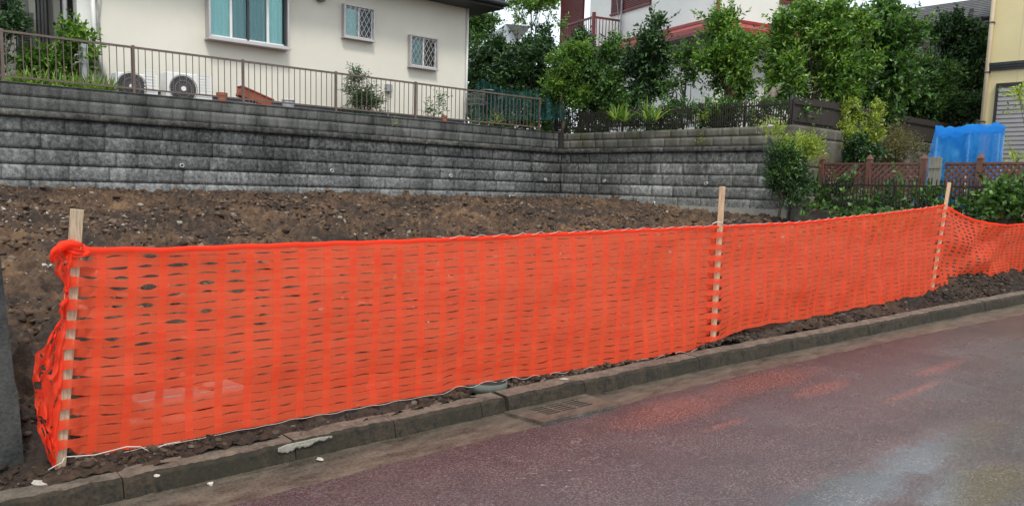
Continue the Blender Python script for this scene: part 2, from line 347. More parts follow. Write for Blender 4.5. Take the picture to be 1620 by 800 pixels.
# orange safety net: alpha from bar/web pattern in UV (metres along, rows up)
m, nt, bs, tl, m2 = see_through('orange_net', (.92, .085, .018), 1, .6, .5)
uvn = nt.nodes.new('ShaderNodeUVMap'); sxy = nt.nodes.new('ShaderNodeSeparateXYZ'); nt.links.new(uvn.outputs[0], sxy.inputs[0])
_m = mth; _nt = nt
mth = lambda op, a, b=None, c=None: _m(_nt, op, a, b, c)
PITCHX = .152
fx_ = mth('FRACT', mth('DIVIDE', sxy.outputs[0], PITCHX)); bar = mth('LESS_THAN', fx_, .27)
diag = mth('SINE', mth('MULTIPLY', mth('ADD', mth('MULTIPLY', sxy.outputs[0], .35), sxy.outputs[1]), 2*pi/.0062))
thr = mth('SINE', mth('MULTIPLY', sxy.outputs[0], 2*pi/.0045))
rowf = mth('ABSOLUTE', mth('SUBTRACT', mth('FRACT', mth('ADD', mth('MULTIPLY', sxy.outputs[1], 21.), .5)), .5)); rline = mth('LESS_THAN', rowf, .035)
web = mth('ADD', .81, mth('ADD', mth('MULTIPLY', diag, .09), mth('MULTIPLY', thr, .04))); web = mth('SUBTRACT', web, mth('MULTIPLY', rline, .35))
al = mth('MAXIMUM', mth('MULTIPLY', bar, .965), web); nt.links.new(al, m2.inputs[0])
nn = noise(nt, 5, 5, .6); cr2 = ramp(nt, nn.outputs[0], [(.3, (.97, .055, .014)), (.7, (1, .085, .025))])
hs = noise(nt, 3.5, 5, .6, (.6, .6, 14)); hr = ramp(nt, hs.outputs[0], [(.35, 0), (.7, 1)])
c2 = mix(nt, mth('MULTIPLY', mth('SUBTRACT', 1, bar), .3), mix(nt, mth('MULTIPLY', hr.outputs[0], .45), cr2.outputs[0], (1, .17, .06)), (1, .17, .065)); nt.links.new(c2, bs.inputs[0]); nt.links.new(c2, tl.inputs[0])
bump(nt, bs, diag, .25, .002); M['net'] = m
M['net_crumple'] = see_through('orange_net_crumpled', (1, .075, .022), .84, .75, .5)[0]
M['blue_net'] = see_through('blue_mesh_sheet', (.05, .42, .95), .66, .5, .6)[0]
M['blue_top'] = see_through('blue_sheet_top', (.06, .5, 1), .7, .5, .7)[0]
M['teal_net'] = see_through('teal_bird_net', (.004, .085, .08), .34, .6, .3)[0]

# ------------------------------------------------------------------ setting: ground, road, kerb, soil
def KF(X): return np.interp(X, [-4, .9, 2.76, 3.25, 5, 6.5, 9.33, 10.95, 16, 40, 60], [4.1, 3.86, 3.80, 3.785, 3.70, 3.59, 3.385, 3.25, 2.8, .6, -1.2])   # kerb foot line
def GE(X): return np.interp(X, [-4, 1.36, 4.07, 5.6, 7.4, 10, 16, 40, 60], [3.62, 3.48, 3.42, 3.36, 3.24, 2.97, 2.42, .2, -1.6])   # gutter / asphalt edge
def ZR(X): return -.01+.029*np.minimum(X, 40)
g = MB(); g.add([(-300, -300, -1.2), (300, -300, -1.2), (300, 300, -1.2), (-300, 300, -1.2)], [(0, 1, 2, 3)])
tag(g.build('ground', M['soil']), kind='structure')
def sheet(name, mat, xs, yl, yh, zf, ny, jit=0, kind='structure', ujit=None):
    X, V = np.meshgrid(xs, np.linspace(0, 1, ny), indexing='ij'); Y = yl(X)*(1-V)+yh(X)*V
    if ujit: Y = Y+ujit(X)*(V > .99)
    Z = zf(X, Y); n0, n1 = X.shape; idx = np.arange(n0*n1).reshape(n0, n1)
    F = np.stack([idx[:-1, :-1], idx[1:, :-1], idx[1:, 1:], idx[:-1, 1:]], -1).reshape(-1, 4)
    me = np_mesh(name, np.stack([X, Y, Z], -1).reshape(-1, 3), F); o = link_mesh(name, me, mat, smooth_=True)
    return tag(o, kind=kind) if kind else o
xs = np.concatenate([np.linspace(-8, 0, 17), np.linspace(.05, 14, 560), np.linspace(14.5, 60, 40)])
rag = lambda X: (fbm(X*9, X*0, 4, 5)-.5)*.035
sheet('road', M['road'], xs, lambda X: X*0-7., GE, lambda X, Y: ZR(X)+.006, 40, ujit=rag)
sheet('road_gutter', M['gutter'], xs, lambda X: GE(X)-.08, lambda X: KF(X)+.03, lambda X, Y: ZR(X)+.001, 6)
# kerb: two runs, the right run stands a little proud of the left
JX = 3.27
def kerb_run(mb, mt, x0, x1, h, off, n):
    X = np.linspace(x0, x1, n); prof = []
    wob = (fbm(X*11, X*0+3, 5, 11, .75)-.5)*2.6
    yf = KF(X)-off; rows = [(yf, ZR(X)-.06), (yf+.004+.01*wob, ZR(X)+.004), (yf+.022+.012*wob, ZR(X)+h-.018+.012*wob), (yf+.04+.012*wob, ZR(X)+h+.006*wob), (yf+.165+.02*wob, ZR(X)+h+.004), (yf+.175, ZR(X)+h-.07)]
    V = np.concatenate([np.stack([X, a, b], -1) for a, b in rows]); k = len(X)
    for j in range(5):
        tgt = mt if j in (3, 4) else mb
        b0 = len(tgt.v); tgt.v += [tuple(map(float, p)) for p in V[j*k:(j+2)*k]]
        tgt.f += [(b0+i, b0+i+1, b0+k+i+1, b0+k+i) for i in range(k-1)]
    for i in (0, k-1): mb.add([V[j*k+i] for j in range(6)], [tuple(range(6))])
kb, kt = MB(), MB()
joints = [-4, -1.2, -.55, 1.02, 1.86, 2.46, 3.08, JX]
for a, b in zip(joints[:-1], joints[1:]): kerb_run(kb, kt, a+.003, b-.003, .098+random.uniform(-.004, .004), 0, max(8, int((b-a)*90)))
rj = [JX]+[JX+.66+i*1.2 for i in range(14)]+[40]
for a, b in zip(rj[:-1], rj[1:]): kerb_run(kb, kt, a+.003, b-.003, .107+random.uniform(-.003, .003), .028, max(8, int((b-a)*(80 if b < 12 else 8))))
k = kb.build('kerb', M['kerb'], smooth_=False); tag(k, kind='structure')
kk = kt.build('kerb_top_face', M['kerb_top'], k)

COVER = PY(772, 607, 4.085)
def soil_h(X, Y):
    yk = KF(X)+.16; zk = ZR(X)+.085
    u = np.clip((Y-yk)/9.6, 0, 1)
    z = zk+(1.23-zk)*(1-(1-u)**1.25)
    z = z+.012-.02*smooth((Y-yk)/.1)+.03*smooth((Y-yk-.1)/.3)
    n = fbm(X*.8, Y*.8, 3, 31)-.5; n2 = fbm(X*3.1, Y*3.1, 4, 41)-.5; n3 = np.abs(fbm(X*9, Y*9, 4, 51)-.5)*2
    n4 = fbm(X*26, Y*26, 3, 61, .6)-.5
    amp = .35+.65*smooth((Y-yk)/1.0); edge = smooth((14-Y)/1.0)
    rg = np.abs(fbm(X*4.2+3, Y*4.2, 4, 71)-.5)*2
    z = z+n*.2*amp*edge*smooth((Y-yk-.3)/1.5)+n2*.2*amp*(.4+.6*edge)+(n3-.2)*.11*amp+(rg-.2)*.18*amp*(.3+.7*edge)+n4*.065*(.45+.55*amp)
    # heap of dark soil behind the kerb towards the right-hand stake
    z = z+.13*np.exp(-((X-10.6)/1.6)**2-((Y-yk-.45)/.28)**2)+.07*np.exp(-((X-7.0)/1.4)**2-((Y-yk-.4)/.25)**2)
    return z-.06*smooth(1.6-np.hypot(X-COVER[0], Y-COVER[1])/.14)
def grid_obj(name, x0, x1, nx, y0f, y1f, ny, zf, mat):
    return sheet(name, mat, np.linspace(x0, x1, nx), y0f, y1f, zf, ny)
a1 = grid_obj('soil_plot', -3.5, 16, 1100, lambda X: KF(X)+.06+.1*fbm(X*5, X*0, 5, 88, .6)+.05*smooth((X-2.5)/1.5), lambda X: X*0+14.2, 640, soil_h, M['soil'])
# raised garden level behind the walls and beyond the boundary
def terrace(name, pts, z, mat=M['soil']):
    mb = MB(); mb.add([(x, y, z) for x, y in pts], [tuple(range(len(pts)))]); return tag(mb.build(name, mat), kind='structure')
terrace('upper_terrace', [(-8, 14.2), (13.72, 14.2), (14.1, 8.35), (60, 8.35), (60, 60), (-8, 60)], 2.74)
terrace('neighbour_yard', [(14.08, -3), (60, -3), (60, 8.3), (14.08, 8.3)], 1.22)

# clods and stones
def blob_arrays(n, px, py, size, zoff, seed):
    r = np.random.default_rng(seed)
    base = np.array([(1, 0, 0), (-1, 0, 0), (0, 1, 0), (0, -1, 0), (0, 0, 1), (0, 0, -1)], float)
    F = np.array([(0, 2, 4), (2, 1, 4), (1, 3, 4), (3, 0, 4), (2, 0, 5), (1, 2, 5), (3, 1, 5), (0, 3, 5)])
    # one subdivision for a rounder lump
    e = {}; V = [tuple(v) for v in base]; NF = []
    def mid(i, j):
        kx = (min(i, j), max(i, j))
        if kx not in e:
            p = (np.array(V[i])+np.array(V[j])); p /= np.linalg.norm(p); V.append(tuple(p)); e[kx] = len(V)-1
        return e[kx]
    for a, b, c in F:
        ab, bc, ca = mid(a, b), mid(b, c), mid(c, a); NF += [(a, ab, ca), (ab, b, bc), (ca, bc, c), (ab, bc, ca)]
    B = np.array(V); NF = np.array(NF); nv = len(B)
    P = np.stack([px, py, zoff], -1)[:, None]; s = size[:, None, None]*(r.uniform(.55, 1.3, (n, 1, 3)))
    d = r.uniform(.5, 1.5, (n, nv, 1)); an = r.uniform(0, 6.28, n); ca, sa = np.cos(an), np.sin(an)
    Q = B[None]*d*s*np.array([1, 1, .7]); x = Q[..., 0]*ca[:, None]-Q[..., 1]*sa[:, None]; y = Q[..., 0]*sa[:, None]+Q[..., 1]*ca[:, None]
    Q = np.stack([x, y, Q[..., 2]], -1)+P
    return Q.reshape(-1, 3), (NF[None]+(np.arange(n)*nv)[:, None, None]).reshape(-1, 3)
def scatter(name, n, xr, yr, smin, smax, mat, seed, cond=None, powr=3, dens=None):
    r = np.random.default_rng(seed); x = r.uniform(*xr, n); t = r.uniform(0, 1, n); y = KF(x)+.17+(yr[0]+(yr[1]-yr[0])*t)
    kp = (y < 13.95) & (x < 13.8)
    if dens is not None: kp &= (r.uniform(0, 1, n) < dens(x, y))
    x, y = x[kp], y[kp]; n = len(x)
    s = smin+(smax-smin)*r.uniform(0, 1, n)**powr; s = s*np.where((y < 6) & (smax > .03), .6, 1.); V, F = blob_arrays(n, x, y, s, soil_h(x, y)+s*.15, seed+1)
    return tag(link_mesh(name, np_mesh(name, V, F), mat), kind='stuff')
clump = lambda x, y: np.clip((fbm(x*1.6, y*1.6, 3, 77)-.38)*5, .12, 1)
scatter('soil_clods', 52000, (-2, 14), (.0, 10), .008, .048, M['clod'], 5, dens=clump)
scatter('soil_crumbs', 42000, (.2, 13), (.0, 1.0), .004, .026, M['clod'], 15, dens=clump)
scatter('gravel', 1200, (-1, 13.5), (.1, 10), .004, .016, M['pebble'], 9, dens=lambda x, y: np.clip((fbm(x*.7, y*.7, 3, 91)-.46)*6, .06, 1))
scatter('gravel_heap_stones', 12000, (-.5, 3.4), (3.5, 10), .006, .022, M['pebble'], 10, dens=lambda x, y: np.clip(1-(x-.8)/2.4, 0, 1)*np.clip((fbm(x*1.5, y*1.5, 3, 95)-.35)*4, 0, 1))
# single stones lying on the strip and in the gutter
def stone(px, py, size, label, h=.0, mat='pebble', flat=.5):
    p = PR(px, py, h); mb = MB()
    V, F = blob_arrays(1, np.array([0.]), np.array([0.]), np.array([size]), np.array([0.]), int(px*7+py))
    V[:, 2] *= flat; V += p+np.array([0, 0, size*flat*.35]); mb.add(V, [tuple(f) for f in F])
    o = mb.build('stone', M[mat]); tag(o, label, 'stone', 'loose stones by the kerb'); return o
stone(63, 765, .028, 'pale grey angular stone lying behind the kerb beside the dark pier', .1)
stone(155, 745, .024, 'pale stone on the bare soil just right of the foot of the nearest stake', .1)
stone(303, 706, .02, 'small buff stone on the soil strip under the net, right of the curled cord', .1, 'pebble')
stone(248, 752, .014, 'small white chip on top of the kerb left of the hanging cord loop', .1)
stone(333, 765, .02, 'pale flat chip of mortar lying in the gutter near the bottom edge', .005)
stone(505, 726, .022, 'pale flat chip lying in the gutter below the chipped kerb', .005)
stone(893, 600, .022, 'white flat chip on the kerb top beside the round cover', .11)
stone(38, 532, .02, 'white pebble on dark soil left of the nearest stake', .16)

# ------------------------------------------------------------------ retaining walls
WY = 14.01; Z0, Z1, Z2, Z3 = 1.12, 2.335, 2.44, 2.83
CX, CY_ = 13.58, 14.01; EX, EY = 13.95, 8.2
def rock_rows(name, A, B, zs, mat, parent, bw=.575, seed=1, depth=.06, rough=.014, jz=.0042):
    A = np.array(A, float); B = np.array(B, float); L = np.linalg.norm(B-A); d = (B-A)/L; n = np.array([d[1], -d[0]])  # outward, towards the plot
    r = np.random.default_rng(seed); Vs = []; Fs = []; off = 0
    for ri, (za, zb) in enumerate(zip(zs[:-1], zs[1:])):
        s = -r.uniform(0, bw)*.9
        while s < L:
            wd = bw*r.uniform(.94, 1.04)*(.55 if r.random() < .08 else 1); a = max(s+jz*.8, 0); b = min(s+wd-jz*.8, L); s += wd
            if b-a < .05: continue
            nx, nz = max(4, int((b-a)/.06)), max(3, int((zb-za)/.05))
            U, W = np.meshgrid(np.linspace(0, 1, nx+1), np.linspace(0, 1, nz+1), indexing='ij')
            S = a+(b-a)*U; Z = za+jz+(zb-za-2*jz)*W
            ed = np.minimum(np.minimum(U*(b-a), (1-U)*(b-a)), np.minimum(W, 1-W)*(zb-za))
            bul = smooth(ed/.011); D = bul*(rough*.7+rough*1.6*(fbm(S*7+ri*9, Z*9+seed, 4, seed+3)-.35))
            S = S+(fbm(S*20, Z*20+5, 2, 8)-.5)*.006*(bul < 1)
            P = np.stack([A[0]+d[0]*S+n[0]*D, A[1]+d[1]*S+n[1]*D, Z], -1).reshape(-1, 3)
            ix = np.arange(P.shape[0]).reshape(nx+1, nz+1)
            F = np.stack([ix[:-1, :-1], ix[1:, :-1], ix[1:, 1:], ix[:-1, 1:]], -1).reshape(-1, 4)
            # skirt
            rim = np.concatenate([ix[:, 0], ix[-1, 1:], ix[-2::-1, -1], ix[0, -2:0:-1]]); k = len(rim); Q = P[rim]-np.array([n[0], n[1], 0])*depth
            F2 = np.array([[rim[i], P.shape[0]+i, P.shape[0]+(i+1) % k, rim[(i+1) % k]] for i in range(k)])
            Vs.append(P); Vs.append(Q); Fs.append(F+off); Fs.append(F2+off); off += P.shape[0]+k
    o = link_mesh(name, np_mesh(name, np.concatenate(Vs), np.concatenate(Fs)), mat, parent); return o
def slab(mb, A, B, z0, z1, front, back):
    A = np.array(A, float); B = np.array(B, float); d = (B-A)/np.linalg.norm(B-A); n = np.array([d[1], -d[0]])
    q = [A+n*front, B+n*front, B-n*back, A-n*back]; vs = [(p[0], p[1], z0) for p in q]+[(p[0], p[1], z1) for p in q]
    mb.add(vs, [(3, 2, 1, 0), (4, 5, 6, 7), (0, 1, 5, 4), (1, 2, 6, 5), (2, 3, 7, 6), (3, 0, 4, 7)])
zs = [Z0+(Z1-Z0)*i/5.2 for i in range(6)]; zs = [Z1-.2335*i for i in range(5, -1, -1)]
def weep(p, n, parent, label=None):
    mb = MB(); p = np.array(p); n = np.array(n, float)
    t = np.cross(n, (0, 0, 1.)); mb.ring(p-n*.025, t, (0, 0, 1.), n, .023, .035, .07, 16)
    o = mb.build('drain_pipe', M['weep'], parent, True)
    mb = MB(); mb.disc(p+n*.004, t*.024, np.array([0, 0, .024]), 12); mb.build('pipe_bore', M['black'], o)
W1 = empty('retaining_wall', (6, WY, 1.2), 'long grey rock faced block retaining wall under the railing, across the back of the bare plot', 'wall')
A, B = (-4, WY), (CX, CY_)
rock_rows('rock_face', A, B, zs, M['rock'], W1, seed=3)
mb = MB(); slab(mb, A, B, .9, Z1, -.022, .2); mb.build('backing', M['joint'], W1)
rock_rows('coping', (-4, WY-.045), (CX-.01, CY_-.045), [Z1, Z2], M['coping'], W1, .9, 5, .16, .012, .001)
rock_rows('cap_block_course', (-4, WY+.06), (CX-.05, CY_+.06), [Z2, Z2+.195, Z3], M['cap'], W1, .41, 6, .16, .0005, .0006)
mb = MB(); slab(mb, (-4, WY+.065), (CX, CY_+.065), Z2-.02, Z3-.012, -.002, .16); mb.build('cap_backing', M['cap'], W1)
mb = MB(); slab(mb, (-4, WY+.05), (CX-.05, CY_+.05), Z3-.004, Z3+.008, .008, .16); mb.build('cap_top', M['cap'], W1)
mb = MB(); slab(mb, A, (CX-.05, CY_), 1.0, 1.235, .05, .02); mb.build('footing', M['mortar'], W1)
for q in [(287, 262), (524, 270), (712, 278), (862, 284), (642, 307), (807, 311)]: weep(PY(*q, WY-.012), (0, -1, 0), W1)
d2 = np.array([EX-CX, EY-CY_]); d2 /= np.linalg.norm(d2); n2 = np.array([d2[1], -d2[0]])
mb = MB(); mb.box((CX-.06, CY_+.003, .9), (CX+.3, CY_+.3, Z3-.015)); mb.build('corner_fill', M['joint'], W1)
W2 = empty('retaining_wall', (13.8, 11, 1.2), 'shorter mossy block retaining wall on the right, below the dark picket fence', 'wall')
rock_rows('rock_face', (CX, CY_), (EX, EY), zs, M['rock2'], W2, seed=13)
mb = MB(); slab(mb, (CX, CY_), (EX, EY), .9, Z1, -.022, .2); mb.build('backing', M['joint'], W2)
rock_rows('coping', np.array([CX, CY_])+n2*.045, np.array([EX, EY])+n2*.045, [Z1, Z2], M['coping'], W2, .9, 15, .16, .012, .001)
rock_rows('cap_block_course', np.array([CX, CY_])-n2*.06, np.array([EX, EY])-n2*.06, [Z2, Z2+.195, Z3-.02], M['cap2'], W2, .41, 16, .16, .004, .0015)
mb = MB(); slab(mb, np.array([CX, CY_])-n2*.065, np.array([EX, EY])-n2*.065, Z2-.02, Z3-.03, -.004, .16); mb.build('cap_backing', M['cap2'], W2)
mb = MB(); slab(mb, (CX, CY_-.1), (EX, EY), 1.0, 1.235, .06, .02); mb.build('footing', M['mortar'], W2)
for q in [(957, 286), (1118, 290), (1035, 321)]:
    p = PP(*q, (n2[0], n2[1], 0), n2@np.array([CX, CY_])+.012); weep(p, (n2[0], n2[1], 0), W2)
W3 = empty('retaining_wall', (16, 8.2, 1.2), 'plain grey wall under the bamboo screen, behind the yellow-green shrubs', 'wall')
rock_rows('wall_face', (EX, EY), (32, EY), [.95, 1.5, 2.05, 2.6, 2.82], M['cap2'], W3, 1.8, 23, .1, .004, .002)
mb = MB(); slab(mb, (EX+.01, EY+.012), (32, EY+.012), .9, 2.81, 0, .15); mb.build('backing', M['cap2'], W3)

# ------------------------------------------------------------------ railing on the long wall
RT, RB = 3.565, 2.915; RY = 14.17
RL = empty('railing', (7, RY, Z3), 'long brown metal railing with thin upright bars on top of the retaining wall', 'railing')
# plane t=14.17 instead of 14.01: same heights read through the photo
mb = MB(); mb.box((2.18, RY-.022, RT-.018), (13.02, RY+.022, RT+.014)); mb.build('top_rail', M['rail'], RL)
mb = MB(); mb.box((2.18, RY-.014, RB-.012), (13.02, RY+.014, RB+.014)); mb.build('bottom_rail', M['rail'], RL)
posts = [PY(px, 100, RY)[0] for px in (4, 221, 388, 533, 658)]
stp = (posts[-1]-posts[0])/4
posts = [posts[0]+stp*i for i in range(6)]
for x in posts[:-1]+[12.98]:
    mb = MB(); mb.box((x-.02, RY-.02, Z3+.006), (x+.02, RY+.02, RT+.03)); mb.build('post', M['rail'], RL)
mb = MB(); mb.box((-.0055, RY-.0055, RB+.014), (.0055, RY+.0055, RT-.018)); b0 = mb.build('baluster', M['rail'], RL)
xb = [x for x in np.arange(2.3, 12.9, .1085) if min(abs(x-p) for p in posts) > .03]
base = b0.location.copy()
for i, x in enumerate(xb):
    o = b0 if i == 0 else b0.copy()
    if i: COL.objects.link(o)
    o.location = base+Vector((float(x), 0, 0))

# ------------------------------------------------------------------ vegetation builders
def leaves_np(C, Dn, L, Wd, r):
    n = len(C); Dn = Dn/np.linalg.norm(Dn, axis=1, keepdims=True)
    a = r.normal(size=(n, 3)); sdir = np.cross(Dn, a); sdir /= np.linalg.norm(sdir, axis=1, keepdims=True); nrm = np.cross(sdir, Dn)
    L = L[:, None]; W = Wd[:, None]
    v0 = C; v1 = C+Dn*L*.5+sdir*W*.5+nrm*W*.14; v2 = C+Dn*L-nrm*L*.1; v3 = C+Dn*L*.5-sdir*W*.5+nrm*W*.14
    V = np.stack([v0, v1, v2, v3], 1).reshape(-1, 3); b = (np.arange(n)*4)[:, None]
    return V, np.concatenate([b+np.array([[0, 1, 2]]), b+np.array([[0, 2, 3]])], 0)
def crown(name, lobes, n, L, Wd, mat, parent, seed, up=.3, twig=9, hollow=.55, clump=.3):
    """leafy shoots gathered in uneven clumps; lobes: (cx,cy,cz,rx,ry,rz)"""
    r = np.random.default_rng(seed); Lb = np.array([l[:6] for l in lobes]); vol = Lb[:, 3]*Lb[:, 5]; vol = vol/vol.sum()
    size = float(np.sqrt((Lb[:, 3]*Lb[:, 5]).sum())); nc = int(np.clip(max(26*size/.8, 3*len(lobes)), 10, 400)); pk = r.choice(len(lobes), nc, p=vol)
    u = r.normal(size=(nc, 3)); u /= np.linalg.norm(u, axis=1, keepdims=True); rad = r.uniform(.1, 1, nc)**.55*r.uniform(.7, 1.04, nc)
    CC = Lb[pk, :3]+u*Lb[pk, 3:]*rad[:, None]; cr_ = clump*r.uniform(.5, 1.35, nc)[:, None]*(Lb[pk, 3:].mean(1)[:, None]**.6)*.75; wt = (cr_[:, 0]**2); wt /= wt.sum()
    nt_ = max(4, n//twig); ck = r.choice(nc, nt_, p=wt); g = r.normal(size=(nt_, 3)); g *= (r.uniform(.35, 1, nt_)/np.linalg.norm(g, axis=1))[:, None]
    T = CC[ck]+g*cr_[ck]*np.array([1, 1, .85]); outw = u[ck]*.5+g*.7
    td = outw+np.array([0, 0, up])+r.normal(size=(nt_, 3))*.35; td /= np.linalg.norm(td, axis=1, keepdims=True)
    far = r.random(nt_) < .12; T = T+td*(far*r.uniform(.5, 1.6, nt_)*L*2.2)[:, None]
    C = np.repeat(T, twig, 0); D = np.repeat(td, twig, 0); k = np.tile(np.arange(twig)/twig, nt_)[:, None]
    C = C+D*k*L*2.4+r.normal(size=C.shape)*L*.1; D = D*.8+r.normal(size=D.shape)*.65-np.array([0, 0, .18])
    s = r.uniform(.6, 1.25, len(C)); V, F = leaves_np(C, D, L*s, Wd*s, r)
    me = np_mesh(name, V, F); return link_mesh(name, me, mat, parent), T
def trunk_mesh(base, lobes, tips, r0, parent, seed, nb=7):
    r = np.random.default_rng(seed+50); mb = MB(); base = np.array(base, float)
    top = np.array([np.mean([l[0] for l in lobes]), np.mean([l[1] for l in lobes]), np.mean([l[2] for l in lobes])])
    pts = [base+(top-base)*t+np.array([r.normal()*.04, r.normal()*.04, 0])*(t > 0) for t in np.linspace(0, 1, 6)]
    mb.tube(pts, [r0*(1-.12*i) for i in range(6)], 8)
    for i in range(nb):
        s = pts[1+i % 4]; e = tips[r.integers(len(tips))]; m_ = (s+e)/2+r.normal(size=3)*.08
        mb.tube([s, m_, e], [r0*.5, r0*.32, r0*.1], 6)
    return mb.build('trunk', M['bark'], parent, True)
def tree(name, label, cat, lobes, n, L, Wd, mat, base, r0=.05, seed=1, group=None, **k):
    e = empty(name, base, label, cat, group); c, tips = crown('crown', lobes, n, L, Wd, mat, e, seed, **k)
    trunk_mesh(base, lobes, tips, r0, e, seed); return e
def lobe_px(D, x0, x1, y0, y1, dr=.8):
    """ellipsoid lobe standing at forward depth D whose silhouette covers the photo box"""
    c = PD((x0+x1)/2, (y0+y1)/2, D); rx = (x1-x0)/2*D/1280; rz = (y1-y0)/2*D/1280; return (c[0], c[1], c[2], rx*.97, rx*.97*dr+.05, rz*.97)
def ly(Y, x0, x1, y0, y1, dr=.6):
    p = PY((x0+x1)/2, (y0+y1)/2, Y); D = (p-EYE)@F_; return lobe_px(D, x0, x1, y0, y1, dr)
def straps(name, label, cat, bases, L, Wd, mat, seed, group=None, up=1.0, kind=None, n=22):
    """clump(s) of arching strap leaves, one mesh"""
    r = np.random.default_rng(seed); V = []; F = []; off = 0
    for b in bases:
        for i in range(n):
            a = r.uniform(0, 6.28); l = L*r.uniform(.6, 1.15); el = r.uniform(.5, 1.35)*up; w_ = Wd*r.uniform(.7, 1.2)
            d = np.array([cos(a), sin(a), 0]); s = np.array([-sin(a), cos(a), 0]); K = 6
            for j in range(K+1):
                t = j/K; p = np.array(b)+d*l*t*cos(min(el, 1.5))*1.1+np.array([0, 0, 1])*l*(t*sin(min(el, 1.5))-.55*t*t*t*(1.4-min(el, 1.3))); ww = w_*(1-t**2.2)*.5+.001
                V += [p-s*ww, p+s*ww]
            for j in range(K): F.append((off+2*j, off+2*j+1, off+2*j+3, off+2*j+2))
            off += 2*(K+1)
    o = link_mesh(name, np_mesh(name, V, F), mat); return tag(o, label, cat, group, kind)

# ------------------------------------------------------------------ cream house
HY = 15.5
hx0, hx1 = PY(152, 60, HY)[0], PY(738, 100, HY)[0]
H = empty('house', (8, HY, 2.74), 'cream stucco house above the long retaining wall, with grilled windows and dark eaves', 'house')
mb = MB(); mb.box((hx0, HY, 3.06), (hx1, HY+7, 6.6)); mb.build('wall', M['cream'], H)
mb = MB(); mb.box((hx0-.0, HY+.02, 2.6), (hx1-.02, HY+6.98, 3.03)); mb.box((hx0-.01, HY-.012, 3.03), (hx1+.01, HY+7, 3.06)); mb.build('plinth', M['soffit'], H)
# eave: dark roof edge whose corner shows at the top; lower edge over the right gable
ec = PY(805, 6, HY-.0); e0 = PY(742, 21, HY)
EZ = e0[2]+.02
mb = MB(); mb.box((1, HY-.62, EZ+.12), (hx1+.62, HY+7.6, EZ+.30)); mb.build('roof', M['eave'], H)
mb = MB(); mb.box((1.02, HY-.6, EZ+.07), (hx1+.6, HY+7.5, EZ+.12)); mb.build('soffit', M['eave'], H)
mb = MB(); mb.tube([(0.9, HY-.68, EZ+.17), (hx1+.66, HY-.68, EZ+.17)], .05, 10); mb.build('gutter', M['eave'], H, True)
mb = MB(); mb.tube([(hx1-.02, HY-.04, 2.8), (hx1-.02, HY-.04, EZ+.1)], .028, 10); mb.build('downpipe', M['alu_w'], H, True)
def win(px0, py0, px1, py1, Yp, dep=.1, kind='bay'):
    a = PY(px0, py0, Yp-dep); b = PY(px1, py1, Yp-dep); x0, x1 = a[0], b[0]; z1 = a[2]; z0 = b[2]; return x0, x1, z0, z1
def frame_box(mb, x0, x1, z0, z1, y0, y1, t):
    mb.box((x0, y0, z0), (x1, y1, z0+t)); mb.box((x0, y0, z1-t), (x1, y1, z1)); mb.box((x0, y0, z0+t), (x0+t, y1, z1-t)); mb.box((x1-t, y0, z0+t), (x1, y1, z1-t))
# big bay window
bx0 = PY(331, 58, HY-.2)[0]; bx1 = PY(458, 75, HY-.2)[0]; bz0 = PY(331, 59, HY-.2)[2]; bz1 = bz0+1.35
wn = MB(); frame_box(wn, bx0, bx1, bz0, bz1, HY-.2, HY-.002, .035); wn.box((bx0-.02, HY-.24, bz0-.035), (bx1+.02, HY-.002, bz0-.001)); W = wn.build('window', M['alu'], H, bevel=.004)
mb = MB(); mb.box((bx0+.035, HY-.1, bz0+.035), (bx1-.035, HY-.095, bz1-.035)); mb.build('glass', M['glass'], W)
t = (bx1-bx0); mb = MB()
for u in (.28, .74): mb.box((bx0+t*u-.022, HY-.13, bz0+.036), (bx0+t*u+.022, HY-.068, bz1-.036))
frame_box(mb, bx0+.036, bx1-.036, bz0+.036, bz1-.036, HY-.11, HY-.068, .035)
mb.build('sash', M['alu_w'], W)
mb = MB(); mb.box((bx0+t*.495-.025, HY-.125, bz0+.04), (bx0+t*.495+.012, HY-.065, bz1-.04)); mb.build('meeting_stile', M['dark'], W)
mb = MB(); mb.box((bx1-.075, HY-.15, bz0+.036), (bx1-.036, HY-.02, bz1-.036)); mb.build('side_jamb', M['dark'], W)
def pleat(mb, x0, x1, z0, z1, y, amp=.012, wl=.07):
    n = int((x1-x0)/.012); b = len(mb.v)
    for i in range(n+1):
        x = x0+(x1-x0)*i/n; yy = y+amp*sin(x*2*pi/wl)+amp*.5*sin(x*2*pi/wl*.37)
        mb.v += [(x, yy, z0), (x, yy, z1)]
    mb.f += [(b+2*i, b+2*i+2, b+2*i+3, b+2*i+1) for i in range(n)]
mb = MB(); pleat(mb, bx0+.05, bx0+t*.27, bz0+.06, bz1-.05, HY-.075); pleat(mb, bx0+t*.76, bx1-.08, bz0+.06, bz1-.05, HY-.075); mb.build('curtain', M['curtain'], W)
mb = MB(); pleat(mb, bx0+t*.3, bx0+t*.73, bz0+.06, bz1-.05, HY-.07); mb.build('curtain', M['curtain_d'], W)
